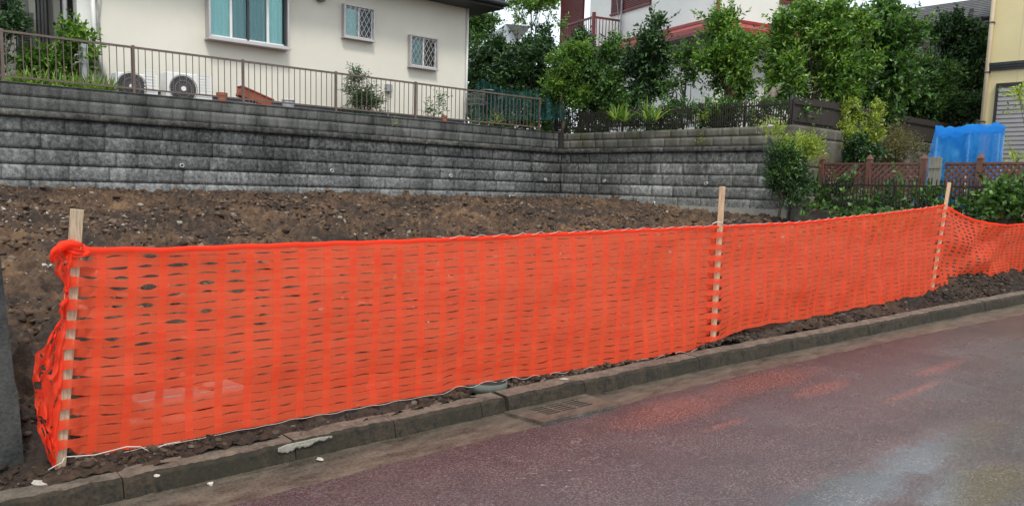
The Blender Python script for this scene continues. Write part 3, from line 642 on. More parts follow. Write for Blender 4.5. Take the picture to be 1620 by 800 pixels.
# two grilled windows
def grilled(pxa, pya, pxb, pyb, left_light):
    Yg = HY-.12; x0 = PY(pxa, pya, Yg)[0]; x1 = PY(pxb, pyb, Yg)[0]; z1 = PY(pxa, pya, Yg)[2]; z0 = PY(pxb, pyb, Yg)[2]
    mb = MB(); frame_box(mb, x0, x1, z0, z1, HY-.12, HY-.002, .03); mb.box((x0-.012, HY-.14, z0-.02), (x1+.012, HY-.002, z0-.001)); Wd = mb.build('window', M['alu'], H, bevel=.003)
    mb = MB(); mb.box((x0+.031, HY-.04, z0+.031), (x1-.031, HY-.03, z1-.031)); mb.build('glass', M['glass'], Wd)
    mb = MB(); mb.box(((x0+x1)/2-.018, HY-.075, z0+.031), ((x0+x1)/2+.018, HY-.045, z1-.031)); frame_box(mb, x0+.031, x1-.031, z0+.031, z1-.031, HY-.065, HY-.046, .025); mb.build('sash', M['alu_w'], Wd)
    mb = MB(); mb.box((x0+.04, HY-.02, z0+.04), ((x0+x1)/2, HY-.012, z1-.04)); mb.build('blind', M['curtain' if left_light else 'curtain_d'], Wd)
    mb = MB(); mb.box(((x0+x1)/2+.002, HY-.02, z0+.04), (x1-.04, HY-.012, z1-.04)); mb.build('pane_dark', M['dark'], Wd)
    mb = MB(); n = 6; w_ = x1-x0-.06; h_ = z1-z0-.06; st = w_/n; sl_ = h_/3.2
    for s_ in (1, -1):
        for i in range(-8, n+9):
            # line x = i*st + s*(z)*st/sl_ , clip to box
            za, zb = 0, h_; xa = i*st*1.0; f = lambda z: xa+s_*z*(st/sl_)
            ts = []
            lo, hi = 0., h_
            for xb_ in (0, w_):
                z_ = (xb_-xa)/(s_*st/sl_)
                if s_ > 0: lo, hi = (max(lo, z_), hi) if xb_ == 0 else (lo, min(hi, z_))
                else: lo, hi = (lo, min(hi, z_)) if xb_ == 0 else (max(lo, z_), hi)
            if hi-lo > .02: mb.bar((x0+.03+f(lo), HY-.105+s_*.004, z0+.03+lo), (x0+.03+f(hi), HY-.105+s_*.004, z0+.03+hi), .009, .007, (0, 1, 0))
    mb.build('grille', M['alu'], Wd)
grilled(545, 5, 593, 66, True); grilled(650, 54, 693, 111, False)
p = PY(507, -4, HY-.06); mb = MB(); mb.box((p[0]-.09, HY-.12, p[2]-.05), (p[0]+.09, HY-.002, p[2]+.13)); mb.box((p[0]-.07, HY-.15, p[2]-.08), (p[0]+.07, HY-.03, p[2]-.05)); mb.build('vent_hood', M['soffit'], H, bevel=.01)
p0, p1 = PY(611, 133, HY-.06), PY(620, 146, HY-.06); mb = MB(); mb.box((p0[0], HY-.09, p1[2]), (p1[0], HY-.002, p0[2])); mb.tube([((p0[0]+p1[0])/2, HY-.03, 2.8), ((p0[0]+p1[0])/2, HY-.03, p1[2])], .012, 6); mb.build('meter_box', M['box'], H, bevel=.006)
# left wing, set back: columns, dark sliding doors, louvre shutter
ax = 1.2; AY = 17.0; top = 6.4
mb = MB(); mb.box((-3.0, AY, 2.6), (hx0, AY+4, top)); mb.build('wing_wall', M['grey_wall'], H)
def at_ay(px): return PY(px, 60, AY-.05)[0]
mb = MB()
for a_, b_ in ((48, 57), (86, 96)): mb.box((at_ay(a_), AY-.09, 2.6), (at_ay(b_), AY-.001, top))
mb.build('wing_column', M['cream'], H)
mb = MB()
for a_, b_ in ((59, 78), (98, 116)): mb.box((at_ay(a_), AY-.05, 2.7), (at_ay(b_), AY-.002, 5.2))
D_ = mb.build('sliding_door', M['dark'], H)
mb = MB()
for a_ in (60, 66, 71, 98, 105): mb.box((at_ay(a_), AY-.075, 2.7), (at_ay(a_)+.035, AY-.051, 5.2))
mb.build('door_rail', M['shutter_g'], D_)
lx0, lx1 = at_ay(24), at_ay(46); z1 = PY(35, 22, AY-.3)[2]
mb = MB(); zz = 2.8
while zz < z1: mb.obox(((lx0+lx1)/2, AY-.32, zz), (lx1-lx0, 0, 0), (0, .03, .018), (0, -.004, .007)); zz += .045
frame_box(mb, lx0-.03, lx1+.03, 2.78, z1+.03, AY-.35, AY-.29, .03); mb.build('louvre_shutter', M['shutter_g'], H)
mb = MB(); mb.box((lx0-.9, AY-.4, 2.6), (lx0-.05, AY-.002, 4.2)); mb.build('wing_panel', M['cream'], H)
# corner pillar, pipes
mb = MB(); mb.box((hx0-.28, HY+.02, 2.6), (hx0-.003, HY+.28, top)); mb.build('corner_pillar', M['white_wall'], H, bevel=.01)
mb = MB(); mb.tube([(hx0-.4, HY+.3, 2.7), (hx0-.4, HY+.3, top)], .035, 10); mb.build('downpipe', M['pipe_w'], H, True)
q = [PY(146, -20, HY-.07), PY(148, 40, HY-.07), PY(150, 80, HY-.07), PY(158, 96, HY-.07), PY(166, 124, HY-.07)]
mb = MB(); mb.tube(q, .04, 10); mb.build('pipe_duct', M['pipe_w'], H, True)
q = [PY(150, -20, HY-.03), PY(157, 20, HY-.03), PY(155, 40, HY-.03), PY(160, 70, HY-.03)]
mb = MB(); mb.tube(q, .012, 6); q = [PY(161, -20, HY-.03), PY(157, 30, HY-.03), PY(159, 70, HY-.03)]; mb.tube(q, .01, 6); mb.build('cable', M['box'], H, True)
# garden tap
p = PY(134, 112, 14.9); T_ = empty('garden_tap', (p[0], p[1], 2.74), 'grey garden tap stand with chrome taps beside the green bush', 'tap')
mb = MB(); mb.box((p[0]-.05, p[1]-.05, 2.74), (p[0]+.05, p[1]+.05, 3.62)); mb.build('stand', M['box'], T_, bevel=.008)
mb = MB()
for z in (3.3, 3.42): mb.tube([(p[0]-.04, p[1]-.05, z), (p[0]-.1, p[1]-.12, z+.01), (p[0]-.16, p[1]-.12, z), (p[0]-.17, p[1]-.12, z-.05)], .014, 8); mb.bar((p[0]-.13, p[1]-.12, z+.05), (p[0]-.05, p[1]-.12, z+.05), .014); mb.tube([(p[0]-.09, p[1]-.12, z), (p[0]-.09, p[1]-.12, z+.05)], .008, 6)
mb.build('tap', M['steel'], T_, True)

# ------------------------------------------------------------------ air conditioners
def ac(px0, px1, ytop, label):
    Yf = 14.62; x0 = PY(px0, 140, Yf)[0]; x1 = PY(px1, 140, Yf)[0]; zt = PY((px0+px1)/2, ytop, Yf)[2]; zb = 2.80
    E_ = empty('air_conditioner', ((x0+x1)/2, Yf+.15, 2.74), label, 'air conditioner', 'air conditioner units on the terrace')
    mb = MB(); mb.box((x0, Yf, zb), (x1, Yf+.3, zt)); b_ = mb.build('body', M['acw'], E_, bevel=.012)
    mb = MB()
    for k in range(9): z = zb+.08+k*.05; mb.box((x0+(x1-x0)*.66, Yf-.006, z), (x1-.04, Yf-.001, z+.02))
    mb.build('front_louvre', M['alu_w'], b_)
    cx = x0+(x1-x0)*.36; cz = (zb+zt)/2-.015; R0 = .22
    mb = MB(); mb.add([(cx+R0*cos(2*pi*k/32), Yf-.003, cz+R0*sin(2*pi*k/32)) for k in range(32)], [tuple(range(32))]); mb.build('fan_opening', M['dark'], E_)
    mb = MB()
    for k in range(28):
        a = 2*pi*k/28; mb.bar((cx+.05*cos(a), Yf-.016, cz+.05*sin(a)), (cx+R0*cos(a+.35), Yf-.01, cz+R0*sin(a+.35)), .003)
    for rr in (.14, .235): mb.ring((cx, Yf-.018, cz), (1, 0, 0), (0, 0, 1), (0, 1, 0), rr-.004, rr+.004, .008, 32)
    mb.build('fan_grille', M['shutter_g'], E_)
    mb = MB(); mb.tube([(cx, Yf-.028, cz), (cx, Yf-.012, cz)], .042, 20); mb.build('fan_hub', M['acw'], E_)
    for sx_ in (.18, .82):
        mb = MB(); mb.box((x0+(x1-x0)*sx_-.04, Yf-.02, 2.74), (x0+(x1-x0)*sx_+.04, Yf+.32, 2.798)); mb.build('foot', M['black'], E_)
    return x0, x1, zt
ac(184, 250, 117, 'white outdoor air conditioner unit on the left, beside the strap-leaved plants')
a_ = ac(263, 336, 117, 'white outdoor air conditioner unit on the right, next to the terracotta pot')

# ------------------------------------------------------------------ things on the terrace
def pot(px, py, r, h, label, mat='terra', Yp=14.5):
    p = PY(px, py, Yp); z = p[2]-h; E_ = empty('flower_pot', (p[0], p[1], z), label, 'flower pot')
    mb = MB(); mb.tube([(p[0], p[1], z), (p[0], p[1], z+h*.8)], [r*.7, r], 16); mb.build('body', M[mat], E_, True)
    mb = MB(); mb.ring((p[0], p[1], z+h*.78), (1, 0, 0), (0, 1, 0), (0, 0, 1), r*.9, r*1.14, h*.22, 20); mb.build('rim', M[mat], E_)
    return p
pot(351, 147, .085, .26, 'terracotta flower pot standing right of the two air conditioner units')
pot(703, 183, .06, .2, 'small terracotta pot by the right end of the cream house')
# tilted planter trough on a wire rack
p0 = PY(380, 137, 14.55); p1 = PY(428, 158, 14.55)
E_ = empty('planter_trough', (p0[0]+.2, 14.6, 2.74), 'long terracotta planter trough lying tilted on a wire rack by the house', 'planter')
dv = p1-p0; dn = dv/np.linalg.norm(dv); upv = np.array([-dn[2], 0, dn[0]])
mb = MB(); c = (p0+p1)/2-upv*.09; mb.obox(c, dn*np.linalg.norm(dv), (0, .22, 0), upv*.17); mb.obox(c+upv*.085, dn*(np.linalg.norm(dv)+.04), (0, .26, 0), upv*.03); mb.build('trough', M['terra'], E_, bevel=.012)
mb = MB(); zr = 2.86
for k in range(8): x = p0[0]+.12+k*.06; mb.bar((x, 14.45, zr+.02), (x+.02, 14.45, zr+.12), .007)
mb.bar((p0[0]+.05, 14.45, zr+.12), (p1[0]+.15, 14.45, zr+.1), .01); mb.bar((p0[0]+.05, 14.45, zr+.02), (p1[0]+.15, 14.45, zr), .01); mb.box((p0[0]+.05, 14.4, 2.74), (p1[0]+.1, 14.7, 2.84)); mb.build('rack', M['box'], E_)
p = PY(456, 160, 14.7); E_ = empty('bucket', (p[0], p[1], 2.74), 'pale grey plastic bucket behind the railing right of the planter trough', 'bucket')
mb = MB(); mb.tube([(p[0], p[1], 2.74), (p[0], p[1], p[2]+.02)], [.09, .12], 16); mb.build('body', M['box'], E_, True)
mb = MB(); mb.ring((p[0], p[1], p[2]+.01), (1, 0, 0), (0, 1, 0), (0, 0, 1), .115, .13, .02, 20); mb.build('rim', M['acw'], E_)
# left plants
def lb(D, *b, **k): return lobe_px(D, *b, **k)
tree('garden_bush', 'yellow-green leafy bush behind the railing left of the white corner pillar', 'bush', [ly(15.3, 46, 100, 62, 126), ly(15.4, 78, 128, 48, 128), ly(15.3, 108, 138, 40, 96), ly(15.5, 60, 130, 85, 135)], 6000, .095, .05, M['leaf_light'], PZ(92, 200, 2.74)*0+np.array([*PY(92, 120, 15.1)[:2], 2.74]), .03, 21)
tree('garden_tree', 'dark evergreen tree at the top left corner beside the louvre shutter', 'tree', [ly(15.2, -60, 26, -40, 46), ly(15.0, -40, 24, 30, 98), ly(15.4, -30, 40, -50, 14)], 8000, .08, .035, M['leaf_dark'], [*PY(-8, 120, 14.9)[:2], 2.74], .05, 22)
bs_ = [(*PY(x, 134, 14.62+random.uniform(-.18, .25))[:2], 2.80) for x in (8, 24, 38, 52, 66, 80, 92, 104, 118, 132, 142, 152, 163, 172)]
straps('border_plants', None, None, bs_, .38, .035, M['strap'], 3, kind='stuff', n=34)
tree('bamboo_plant', 'feathery dark green bamboo-like shrub behind the railing against the cream wall', 'plant', [ly(14.85, 554, 592, 118, 172), ly(14.8, 560, 584, 108, 142), ly(14.8, 550, 598, 140, 182)], 4200, .075, .016, M['leaf_dark'], [*PY(574, 160, 14.9)[:2], 2.74], .015, 23, hollow=.2)
tree('seedling', 'thin sparse young plant behind the railing near the right end of the cream house', 'plant', [ly(14.7, 668, 704, 150, 190)], 420, .06, .025, M['leaf_mid'], [*PY(690, 160, 14.7)[:2], 2.74], .008, 24, hollow=.1, twig=5)

# parked bicycle with a basket, half hidden behind the railing's right end
bp = PY(757, 175, 15.2); E_ = empty('bicycle', (bp[0], bp[1], 2.74), 'dark bicycle with a silver front basket behind the right end of the railing', 'bicycle')
def wheel(c):
    c = np.array(c, float); mb = MB(); pts = [c+np.array([.31*cos(a), 0, .31*sin(a)]) for a in np.linspace(0, 2*pi, 33)]; mb.tube(pts, .018, 6, False); wl = mb.build('wheel', M['black'], E_)
    mb = MB()
    for k in range(14): a = 2*pi*k/14; mb.bar(c, c+np.array([.3*cos(a), 0, .3*sin(a)]), .004)
    mb.tube([c-np.array([0, .04, 0]), c+np.array([0, .04, 0])], .02, 8); mb.build('spokes', M['steel'], wl)
bx, by, bz = bp[0]-.05, bp[1], 2.74
wheel((bx, by, bz+.33)); wheel((bx+1.02, by, bz+.33))
mb = MB(); hs = (bx+.2, by, bz+.85)
for a, b in (((bx, by, bz+.33), hs), ((bx+.25, by, bz+.75), (bx+.5, by, bz+.32)), ((bx+.5, by, bz+.32), (bx+.7, by, bz+.8)), ((bx+.5, by, bz+.32), (bx+1.02, by, bz+.33)), ((bx+.65, by, bz+.68), (bx+1.02, by, bz+.33)), ((bx+.25, by, bz+.75), (bx+.63, by, bz+.62))): mb.tube([a, b], .016, 8)
mb.build('frame', M['black'], E_, True)
mb = MB(); mb.tube([(bx+.28, by-.26, bz+1.0), (bx+.2, by-.12, bz+1.02), (bx+.2, by+.12, bz+1.02), (bx+.28, by+.26, bz+1.0)], .013, 8); mb.tube([hs, (bx+.2, by, bz+1.02)], .012, 8); mb.build('handlebar', M['steel'], E_, True)
mb = MB(); x0_, x1_ = bx-.22, bx+.1
for z in (bz+.66, bz+.78, bz+.9): frame_box2 = [(x0_, by-.17), (x1_, by-.17), (x1_, by+.17), (x0_, by+.17)]; [mb.bar((*frame_box2[i], z), (*frame_box2[(i+1) % 4], z), .01) for i in range(4)]
for k in range(9):
    u = k/8; mb.bar((x0_+(x1_-x0_)*u, by-.17, bz+.66), (x0_+(x1_-x0_)*u, by-.17, bz+.9), .005); mb.bar((x0_+(x1_-x0_)*u, by+.17, bz+.66), (x0_+(x1_-x0_)*u, by+.17, bz+.9), .005)
mb.build('basket', M['steel'], E_)
mb = MB(); mb.tube([(bx+.58, by, bz+.84), (bx+.7, by, bz+.86), (bx+.84, by, bz+.87)], [.02, .05, .08], 10); mb.build('saddle', M['black'], E_, True)

# teal bird net draped over the garden behind the railing end
tn = [(742, 152), (758, 130), (766, 128), (785, 138), (815, 146), (845, 142), (852, 140), (870, 152), (900, 172)]
xs_ = np.linspace(742, 900, 60); V = []; 
for i, x in enumerate(xs_):
    yt = np.interp(x, [a for a, b in tn], [b for a, b in tn]); Dp = 19.3+.25*sin(i*.9)+.1*sin(i*2.3)
    for j in range(6):
        y = yt+(190-yt)*j/5; V.append(PD(x, y, Dp-.5*j/5+.06*sin(i*1.7+j)))
F = [(i*6+j, (i+1)*6+j, (i+1)*6+j+1, i*6+j+1) for i in range(59) for j in range(5)]
o = link_mesh('bird_net', np_mesh('bird_net', V, F), M['teal_net']); tag(o, 'teal bird netting draped over the bushes behind the right end of the railing', 'netting')
mb = MB(); mb.tube([V[i*6] for i in range(60)], .012, 5); mb.build('edge_cord', M['teal_net'], o)

# ------------------------------------------------------------------ dark picket fence on the right wall
def on2(px, py, off=-.1): return PP(px, py, (n2[0], n2[1], 0), n2@np.array([CX, CY_])+off)
def picket_fence(label, A, B, z0, z1, pitch, wd, mat='bamboo', npost=5, jitter=.03, top=.0):
    A = np.array(A, float); B = np.array(B, float); L = np.linalg.norm(B-A); d = (B-A)/L
    E_ = empty('picket_fence', (*(A+B)/2, z0), label, 'fence'); mb = MB(); s = 0; r = random.Random(int(L*100))
    while s < L:
        p = A+d*s; h = z1+r.uniform(-jitter, jitter); tx = r.uniform(-.012, .012)
        mb.bar((p[0], p[1], z0+r.uniform(0, .02)), (p[0]+d[0]*tx, p[1]+d[1]*tx, h), wd, wd*.7); s += pitch*r.uniform(.92, 1.08)
    mb.build('pickets', M[mat], E_)
    nn = np.array([d[1], -d[0]])
    for zf in (.22, .8):
        mb = MB(); z = z0+(z1-z0)*zf; q = nn*.022; mb.bar((A[0]-q[0], A[1]-q[1], z), (B[0]-q[0], B[1]-q[1], z), .02, .03); mb.build('rail', M[mat], E_)
    for k in range(npost):
        p = A+(B-A)*k/(npost-1)-nn*.055; mb = MB(); mb.tube([(p[0], p[1], z0-.12), (p[0], p[1], z1+.02)], .028, 8); mb.build('post', M[mat], E_, True)
    return E_
pA = on2(862, 180); pB = on2(1254, 160)
z_t = on2(1150, 162)[2]
picket_fence('dark thin bamboo picket fence on top of the mossy right wall', np.array([CX, CY_])-n2*.12+d2*-.35, (EX+.1, EY+.12), 2.83, 3.31, .052, .02, npost=7)
# bamboo screens
def screen(label, A, B, z0, z1a, z1b, n):
    A = np.array(A, float); B = np.array(B, float); d = (B-A); L = np.linalg.norm(d); d /= L
    E_ = empty('bamboo_screen', (*(A+B)/2, z0), label, 'fence', None); mb = MB(); s = 0; r = random.Random(3)
    while s < L:
        p = A+d*s; mb.bar((p[0], p[1]+r.uniform(-.004, .004), z0), (p[0], p[1], z1a+(z1b-z1a)*s/L+r.uniform(-.015, .015)), .03, .02); s += .031
    mb.build('slats', M['screen'], E_)
    for f in (.2, .8):
        mb = MB(); mb.bar((A[0], A[1]-.03, z0+(z1a-z0)*f), (B[0], B[1]-.03, z0+(z1b-z0)*f), .02, .035); mb.build('rail', M['bamboo'], E_)
    for k in range(n):
        p = A+(B-A)*k/(n-1); mb = MB(); mb.tube([(p[0], p[1]+.05, z0-.1), (p[0], p[1]+.05, z1b)], .03, 8); mb.build('post', M['bamboo'], E_, True)
screen('dark brown bamboo screen fence at the corner of the mossy wall', (EX+.12, EY+.1), (15.56, EY+.1), 2.8, 3.33, 3.37, 2)
screen('long dark brown bamboo screen fence receding behind the yellow-green shrub', (15.62, EY+.16), (24, EY+.16), 2.76, 3.38, 3.36, 6)

# ------------------------------------------------------------------ boundary: low wall, front picket, lattice, gate
LW = empty('low_wall', (14, 6, 1.0), 'low grey block wall with an end post under the dark picket fence at the plot edge', 'wall')
mb = MB(); mb.box((14.0, -2, .3), (14.1, 8.19, 1.24)); mb.build('blocks', M['cap2'], LW, bevel=.01)
pp = PX(1268, 292, 13.96); mb = MB(); mb.box((13.9, pp[1]-.04, .7), (14.02, pp[1]+.06, pp[2]-.25)); mb.build('end_post', M['cap2'], LW, bevel=.006)
picket_fence('dark thin picket fence with ivy on the low wall, right of the plot', (14.05, 7.62), (14.05, -1.5), 1.25, 1.84, .062, .02, npost=8)
LX = 15.0
def py_at(px, py): return PX(px, py, LX)
LFp = [py_at(px, 258)[1] for px in (1301, 1376, 1462, 1551, 1660)]
zt = py_at(1376, 258)[2]; zb = zt-.62
E_ = empty('lattice_fence', (LX, LFp[2], 1.2), 'brown stained lattice fence with pointed posts behind the dark picket fence', 'fence')
for y in LFp:
    mb = MB(); mb.box((LX-.045, y-.045, 1.2), (LX+.045, y+.045, zt+.07)); mb.add([(LX-.055, y-.055, zt+.07), (LX+.055, y-.055, zt+.07), (LX+.055, y+.055, zt+.07), (LX-.055, y+.055, zt+.07), (LX, y, zt+.17)], [(3, 2, 1, 0), (0, 1, 4), (1, 2, 4), (2, 3, 4), (3, 0, 4)]); mb.build('post', M['lattice'], E_)
gy0, gy1 = py_at(1474, 260)[1], py_at(1494, 260)[1]
for i in range(4):
    ya, yb = LFp[i]-.046, LFp[i+1]+.046
    if i == 2: ya = gy1-.02
    mb = MB(); h_ = zt-zb-.05
    mb.box((LX-.02, yb, zt-.03), (LX+.02, ya, zt+.005)); mb.box((LX-.02, yb, zb), (LX+.02, ya, zb+.03))
    w_ = ya-yb
    for s_ in (1, -1):
        k = -12
        while k < 30:
            c0 = k*.115; lo, hi = 0., h_
            # y = c0 + s*z
            if s_ > 0: lo = max(lo, -c0); hi = min(hi, w_-c0)
            else: lo = max(lo, c0-w_); hi = min(hi, c0)
            if hi-lo > .03: mb.bar((LX+s_*.006, yb+c0+s_*lo, zb+.03+lo), (LX+s_*.006, yb+c0+s_*hi, zb+.03+hi), .009, .042, (1, 0, 0)) if False else mb.obox((LX+s_*.007, yb+c0+s_*(lo+hi)/2, zb+.03+(lo+hi)/2), (.01, 0, 0), (0, s_*(hi-lo), (hi-lo)), (0, -s_*.03, .03))
            k += 1
    mb.build('lattice_panel', M['lattice'], E_)
G_ = empty('wooden_gate', (LX-.1, (gy0+gy1)/2, 1.22), 'narrow weathered grey timber gate panel beside the blue netted frame', 'gate')
mb = MB(); 
for k in range(5):
    y = gy0+(gy1-gy0)*(k+.5)/5; mb.box((LX-.12, y-(gy0-gy1)*.095, 1.22), (LX-.095, y+(gy0-gy1)*.095, py_at(1484, 250)[2]+.02*(k % 2)))
mb.build('planks', M['greywood'], G_, bevel=.003)
mb = MB(); mb.box((LX-.135, gy1, zb+.1), (LX-.121, gy0, zb+.16)); mb.box((LX-.135, gy1, zt-.1), (LX-.121, gy0, zt-.05)); mb.build('crossbar', M['greywood'], G_)

# blue netted frame
c0 = PX(1462, 252, 17.2); 
by0 = PX(1478, 230, 17.0)[1]; by1 = PX(1588, 230, 17.0)[1]; tz = PX(1530, 199, 17.0)[2]
E_ = empty('netted_frame', (17.6, (by0+by1)/2, 1.22), 'bright blue mesh sheet draped over a garden frame beside the yellow house', 'netting')
xs_ = np.linspace(0, 1, 40); V = []; r = random.Random(4)
BS = .42
def bl(u, v):   # front sheet
    y = by0+(by1-by0)*u+(.28*(v**1.3) if u < .02 else .28*(v**1.3)*max(0, 1-u*4)); z = tz+.16*float(fbm(np.array([u*6]), np.array([0.]), 4, 37)[0]-.5)*(1-v)+(1.35-tz)*v
    wr = float(fbm(np.array([u*7+v*2]), np.array([v*4.]), 4, 33)[0]-.5)
    return (17.0-.05*sin(u*8+v*2)*v-.1*v*(1-u)-.3*wr*min(1, v*4), y, z+.02*sin(u*23)*(v < .5))
def bltop(u, v):
    y = by0+(by1-by0)*u+BS*v; return (17.0+1.1*v, y, tz+.16*float(fbm(np.array([u*6+v*2]), np.array([v*4.]), 4, 37)[0]-.5)-.05*sin(v*pi))
def gridmesh(f, nu, nv): 
    V = [f(i/nu, j/nv) for i in range(nu+1) for j in range(nv+1)]; F = [(i*(nv+1)+j, (i+1)*(nv+1)+j, (i+1)*(nv+1)+j+1, i*(nv+1)+j+1) for i in range(nu) for j in range(nv)]; return V, F
V, F = gridmesh(bl, 90, 30); mb = MB(); mb.add(V, F)
V, F = gridmesh(lambda u, v: (17.0+1.1*u, by0+BS*u+.1*v*v, tz-.02+(1.3-tz)*v+.03*sin(u*9)), 12, 10); mb.add(V, F)
V, F = gridmesh(lambda u, v: (17.0+1.1*u, by1+BS*u, tz-.02+(1.3-tz)*v), 12, 10); mb.add(V, F)
V, F = gridmesh(lambda u, v: (18.1, by0+BS+(by1-by0)*u, tz-.02+(1.3-tz)*v), 20, 8); mb.add(V, F); mb.build('side_sheet', M['blue_net'], E_, True)
V, F = gridmesh(bltop, 60, 24); mb = MB(); mb.add(V, F)
V, F = gridmesh(lambda u, v: (16.975-.012*sin(u*17), by0+(by1-by0)*u, tz+.004+.16*float(fbm(np.array([u*6]), np.array([0.]), 4, 37)[0]-.5)-(.14+.1*fbm(np.array([u*6.]), np.array([0.]), 3, 5)[0])*v), 50, 3); mb.add(V, F); mb.build('top_sheet', M['blue_top'], E_, True)
for x, y in ((17.03, by0-.03), (17.03, by1+.03), (18.07, by0-.03+BS), (18.07, by1+.03+BS), (17.03, (by0+by1)/2)): mb = MB(); mb.tube([(x, y, 1.22), (x, y, tz-.04)], .02, 8); mb.build('frame_pole', M['pipe_w'], E_)
# crops inside
tree('garden_plants', 'leafy plants growing inside the blue netted frame', 'plant', [(17.5, by0+(by1-by0)*.3, 1.75, .35, .5, .5), (17.6, by0+(by1-by0)*.72, 1.75, .35, .5, .45)], 3000, .09, .04, M['leaf_mid'], (17.5, (by0+by1)/2, 1.22), .015, 33)

# ------------------------------------------------------------------ shrubs at the boundary
def bx_(px, py, D): p = PD(px, py, D); return p
def base_of(px, D, z): p = PD(px, 250, D); return (p[0], p[1], z)
D_n = 14.6
E_ = empty('nandina_bush', base_of(1238, D_n, 1.1), 'two-tone bush with yellow-green top and dark glossy base against the end of the mossy wall', 'bush')
L1 = [lb(D_n, 1206, 1256, 206, 246), lb(D_n, 1240, 1296, 210, 244), lb(D_n, 1215, 1280, 225, 258)]; L2 = [lb(D_n, 1204, 1270, 235, 300), lb(D_n+.1, 1215, 1285, 245, 315)]
c_, t1 = crown('yellow_foliage', L1, 5200, .055, .016, M['leaf_yellow'], E_, 41, clump=.55, up=.8); crown('side_foliage', [lb(D_n, 1202, 1280, 232, 290), lb(D_n-.1, 1215, 1260, 225, 300)], 3800, .06, .022, M['leaf_mid'], E_, 48, clump=.4); c_, t2 = crown('dark_foliage', L2, 9000, .055, .026, M['leaf_dark'], E_, 42, clump=.5); trunk_mesh(base_of(1238, D_n, 1.1), L2, t2, .03, E_, 43)
straps('yucca', 'spiky green yucca clump between the two-tone bush and the lattice fence', 'plant', [base_of(1293, 15.2, 1.55)], .5, .04, M['leaf_mid'], 8, up=1.1, n=40)
tree('yellow_green_shrub', 'upright yellow-green shrub with loose shoots in front of the long bamboo screen', 'shrub', [lb(16.6, 1335, 1382, 176, 240), lb(16.5, 1312, 1350, 200, 245), lb(16.7, 1365, 1402, 190, 240), lb(16.6, 1348, 1372, 150, 200), lb(16.5, 1322, 1338, 172, 215), lb(16.6, 1378, 1392, 168, 200)], 7000, .075, .03, M['leaf_yellow'], base_of(1355, 16.6, 1.5), .03, 44, up=1.2, hollow=.3)
tree('dark_shrub', 'dark green shrub under the yellow-green shrub behind the lattice fence', 'shrub', [lb(16.2, 1325, 1392, 222, 262)], 3500, .07, .035, M['leaf_dark'], base_of(1358, 16.2, 1.3), .02, 45)
tree('low_shrub', 'low brownish-green wispy shrub between the yellow-green shrub and the blue netted frame', 'shrub', [lb(16.8, 1392, 1465, 216, 256), lb(16.8, 1380, 1440, 228, 258)], 8000, .055, .014, M['leaf_brown'], base_of(1428, 16.8, 1.4), .02, 46, clump=.55)
tree('overhanging_branch', 'leafy branch with pale leaves hanging in at the right edge above the lattice fence', 'plant', [lb(14.4, 1600, 1660, 120, 180), lb(14.4, 1608, 1640, 225, 300)], 700, .07, .04, M['leaf_yellow'], base_of(1640, 14.4, 1.22), .02, 47, twig=6)
# ivy and weeds along the low wall
r_ = np.random.default_rng(12); Vv = []; Ff = []
lobes = []
for y in np.arange(7.9, 2.6, -.22):
    lobes.append((13.93+.06*r_.random(), y, 1.2+.14*r_.random(), .05, .2, .1))
for y in np.arange(7.4, 2.6, -.3): lobes.append((14.3, y, 1.42+.12*r_.random(), .12, .22, .18))
for q in [(13.75, 6.9, 1.1, .16, .2, .14), (13.7, 6.2, 1.08, .15, .2, .14), (13.85, 4.6, 1.45, .25, .35, .3), (13.9, 4.1, 1.5, .25, .3, .3), (13.8, 7.75, 1.2, .15, .15, .2)]: lobes.append(q)
o, _ = crown('ivy', lobes, 4600, .1, .075, M['leaf_mid'], None, 55, twig=6, hollow=.3); tag(o, kind='stuff')
lobes = [(14.9+.3*r_.random(), y, 1.36+.1*r_.random(), .2, .3, .14) for y in np.arange(7.6, 2.6, -.4)]
o, _ = crown('undergrowth', lobes, 1500, .07, .04, M['leaf_dark'], None, 56, hollow=.2); tag(o, kind='stuff')

# ------------------------------------------------------------------ trees on the upper terrace
GT = 'trees and tall shrubs behind the picket fence'
def T(label, name, D, boxes, n, L, Wd, mat, px, seed, r0=.05, zg=2.74, dr=.8, **k):
    n = int(n*2.2)
    b = PD(px, 150, D); tree(name, label, 'tree', [lobe_px(D, *q, dr=dr) for q in boxes], n, L, Wd, M[mat], (b[0], b[1], zg), r0, seed, GT, **k)
T('dark glossy tree immediately right of the cream house', 'evergreen_tree', 21.5, [(732, 800, 62, 125), (730, 802, 95, 180), (770, 815, 65, 120)], 8000, .105, .048, 'leaf_dark', 765, 61)
T('dense dark tree left of the brown balcony, behind the teal netting', 'evergreen_tree', 20.8, [(795, 862, 42, 115), (785, 878, 80, 180), (840, 885, 50, 125)], 10000, .105, .048, 'leaf_dark', 832, 62)
T('fresh green drooping bushy tree just behind the wall corner', 'broadleaf_tree', 19.2, [(840, 905, 92, 175), (855, 930, 55, 145), (868, 892, 18, 75), (875, 955, 105, 185)], 9500, .065, .03, 'leaf_light', 890, 63)
T('slim dark tree in front of the balcony corner', 'evergreen_tree', 19.6, [(905, 942, 48, 115), (895, 950, 95, 170)], 4500, .1, .045, 'leaf_dark', 922, 64)
T('mid green bushy tree left of the tallest dark tree, under the red roof edge', 'broadleaf_tree', 18.8, [(940, 992, 78, 140), (925, 1005, 110, 185), (968, 988, 50, 85)], 5500, .09, .042, 'leaf_mid', 965, 65)
T('tall upright dark tree covering the left part of the red roof edge', 'evergreen_tree', 18.4, [(1008, 1040, 20, 75), (1000, 1052, 62, 118), (1005, 1052, 100, 172)], 4300, .115, .048, 'leaf_dark', 1025, 66)
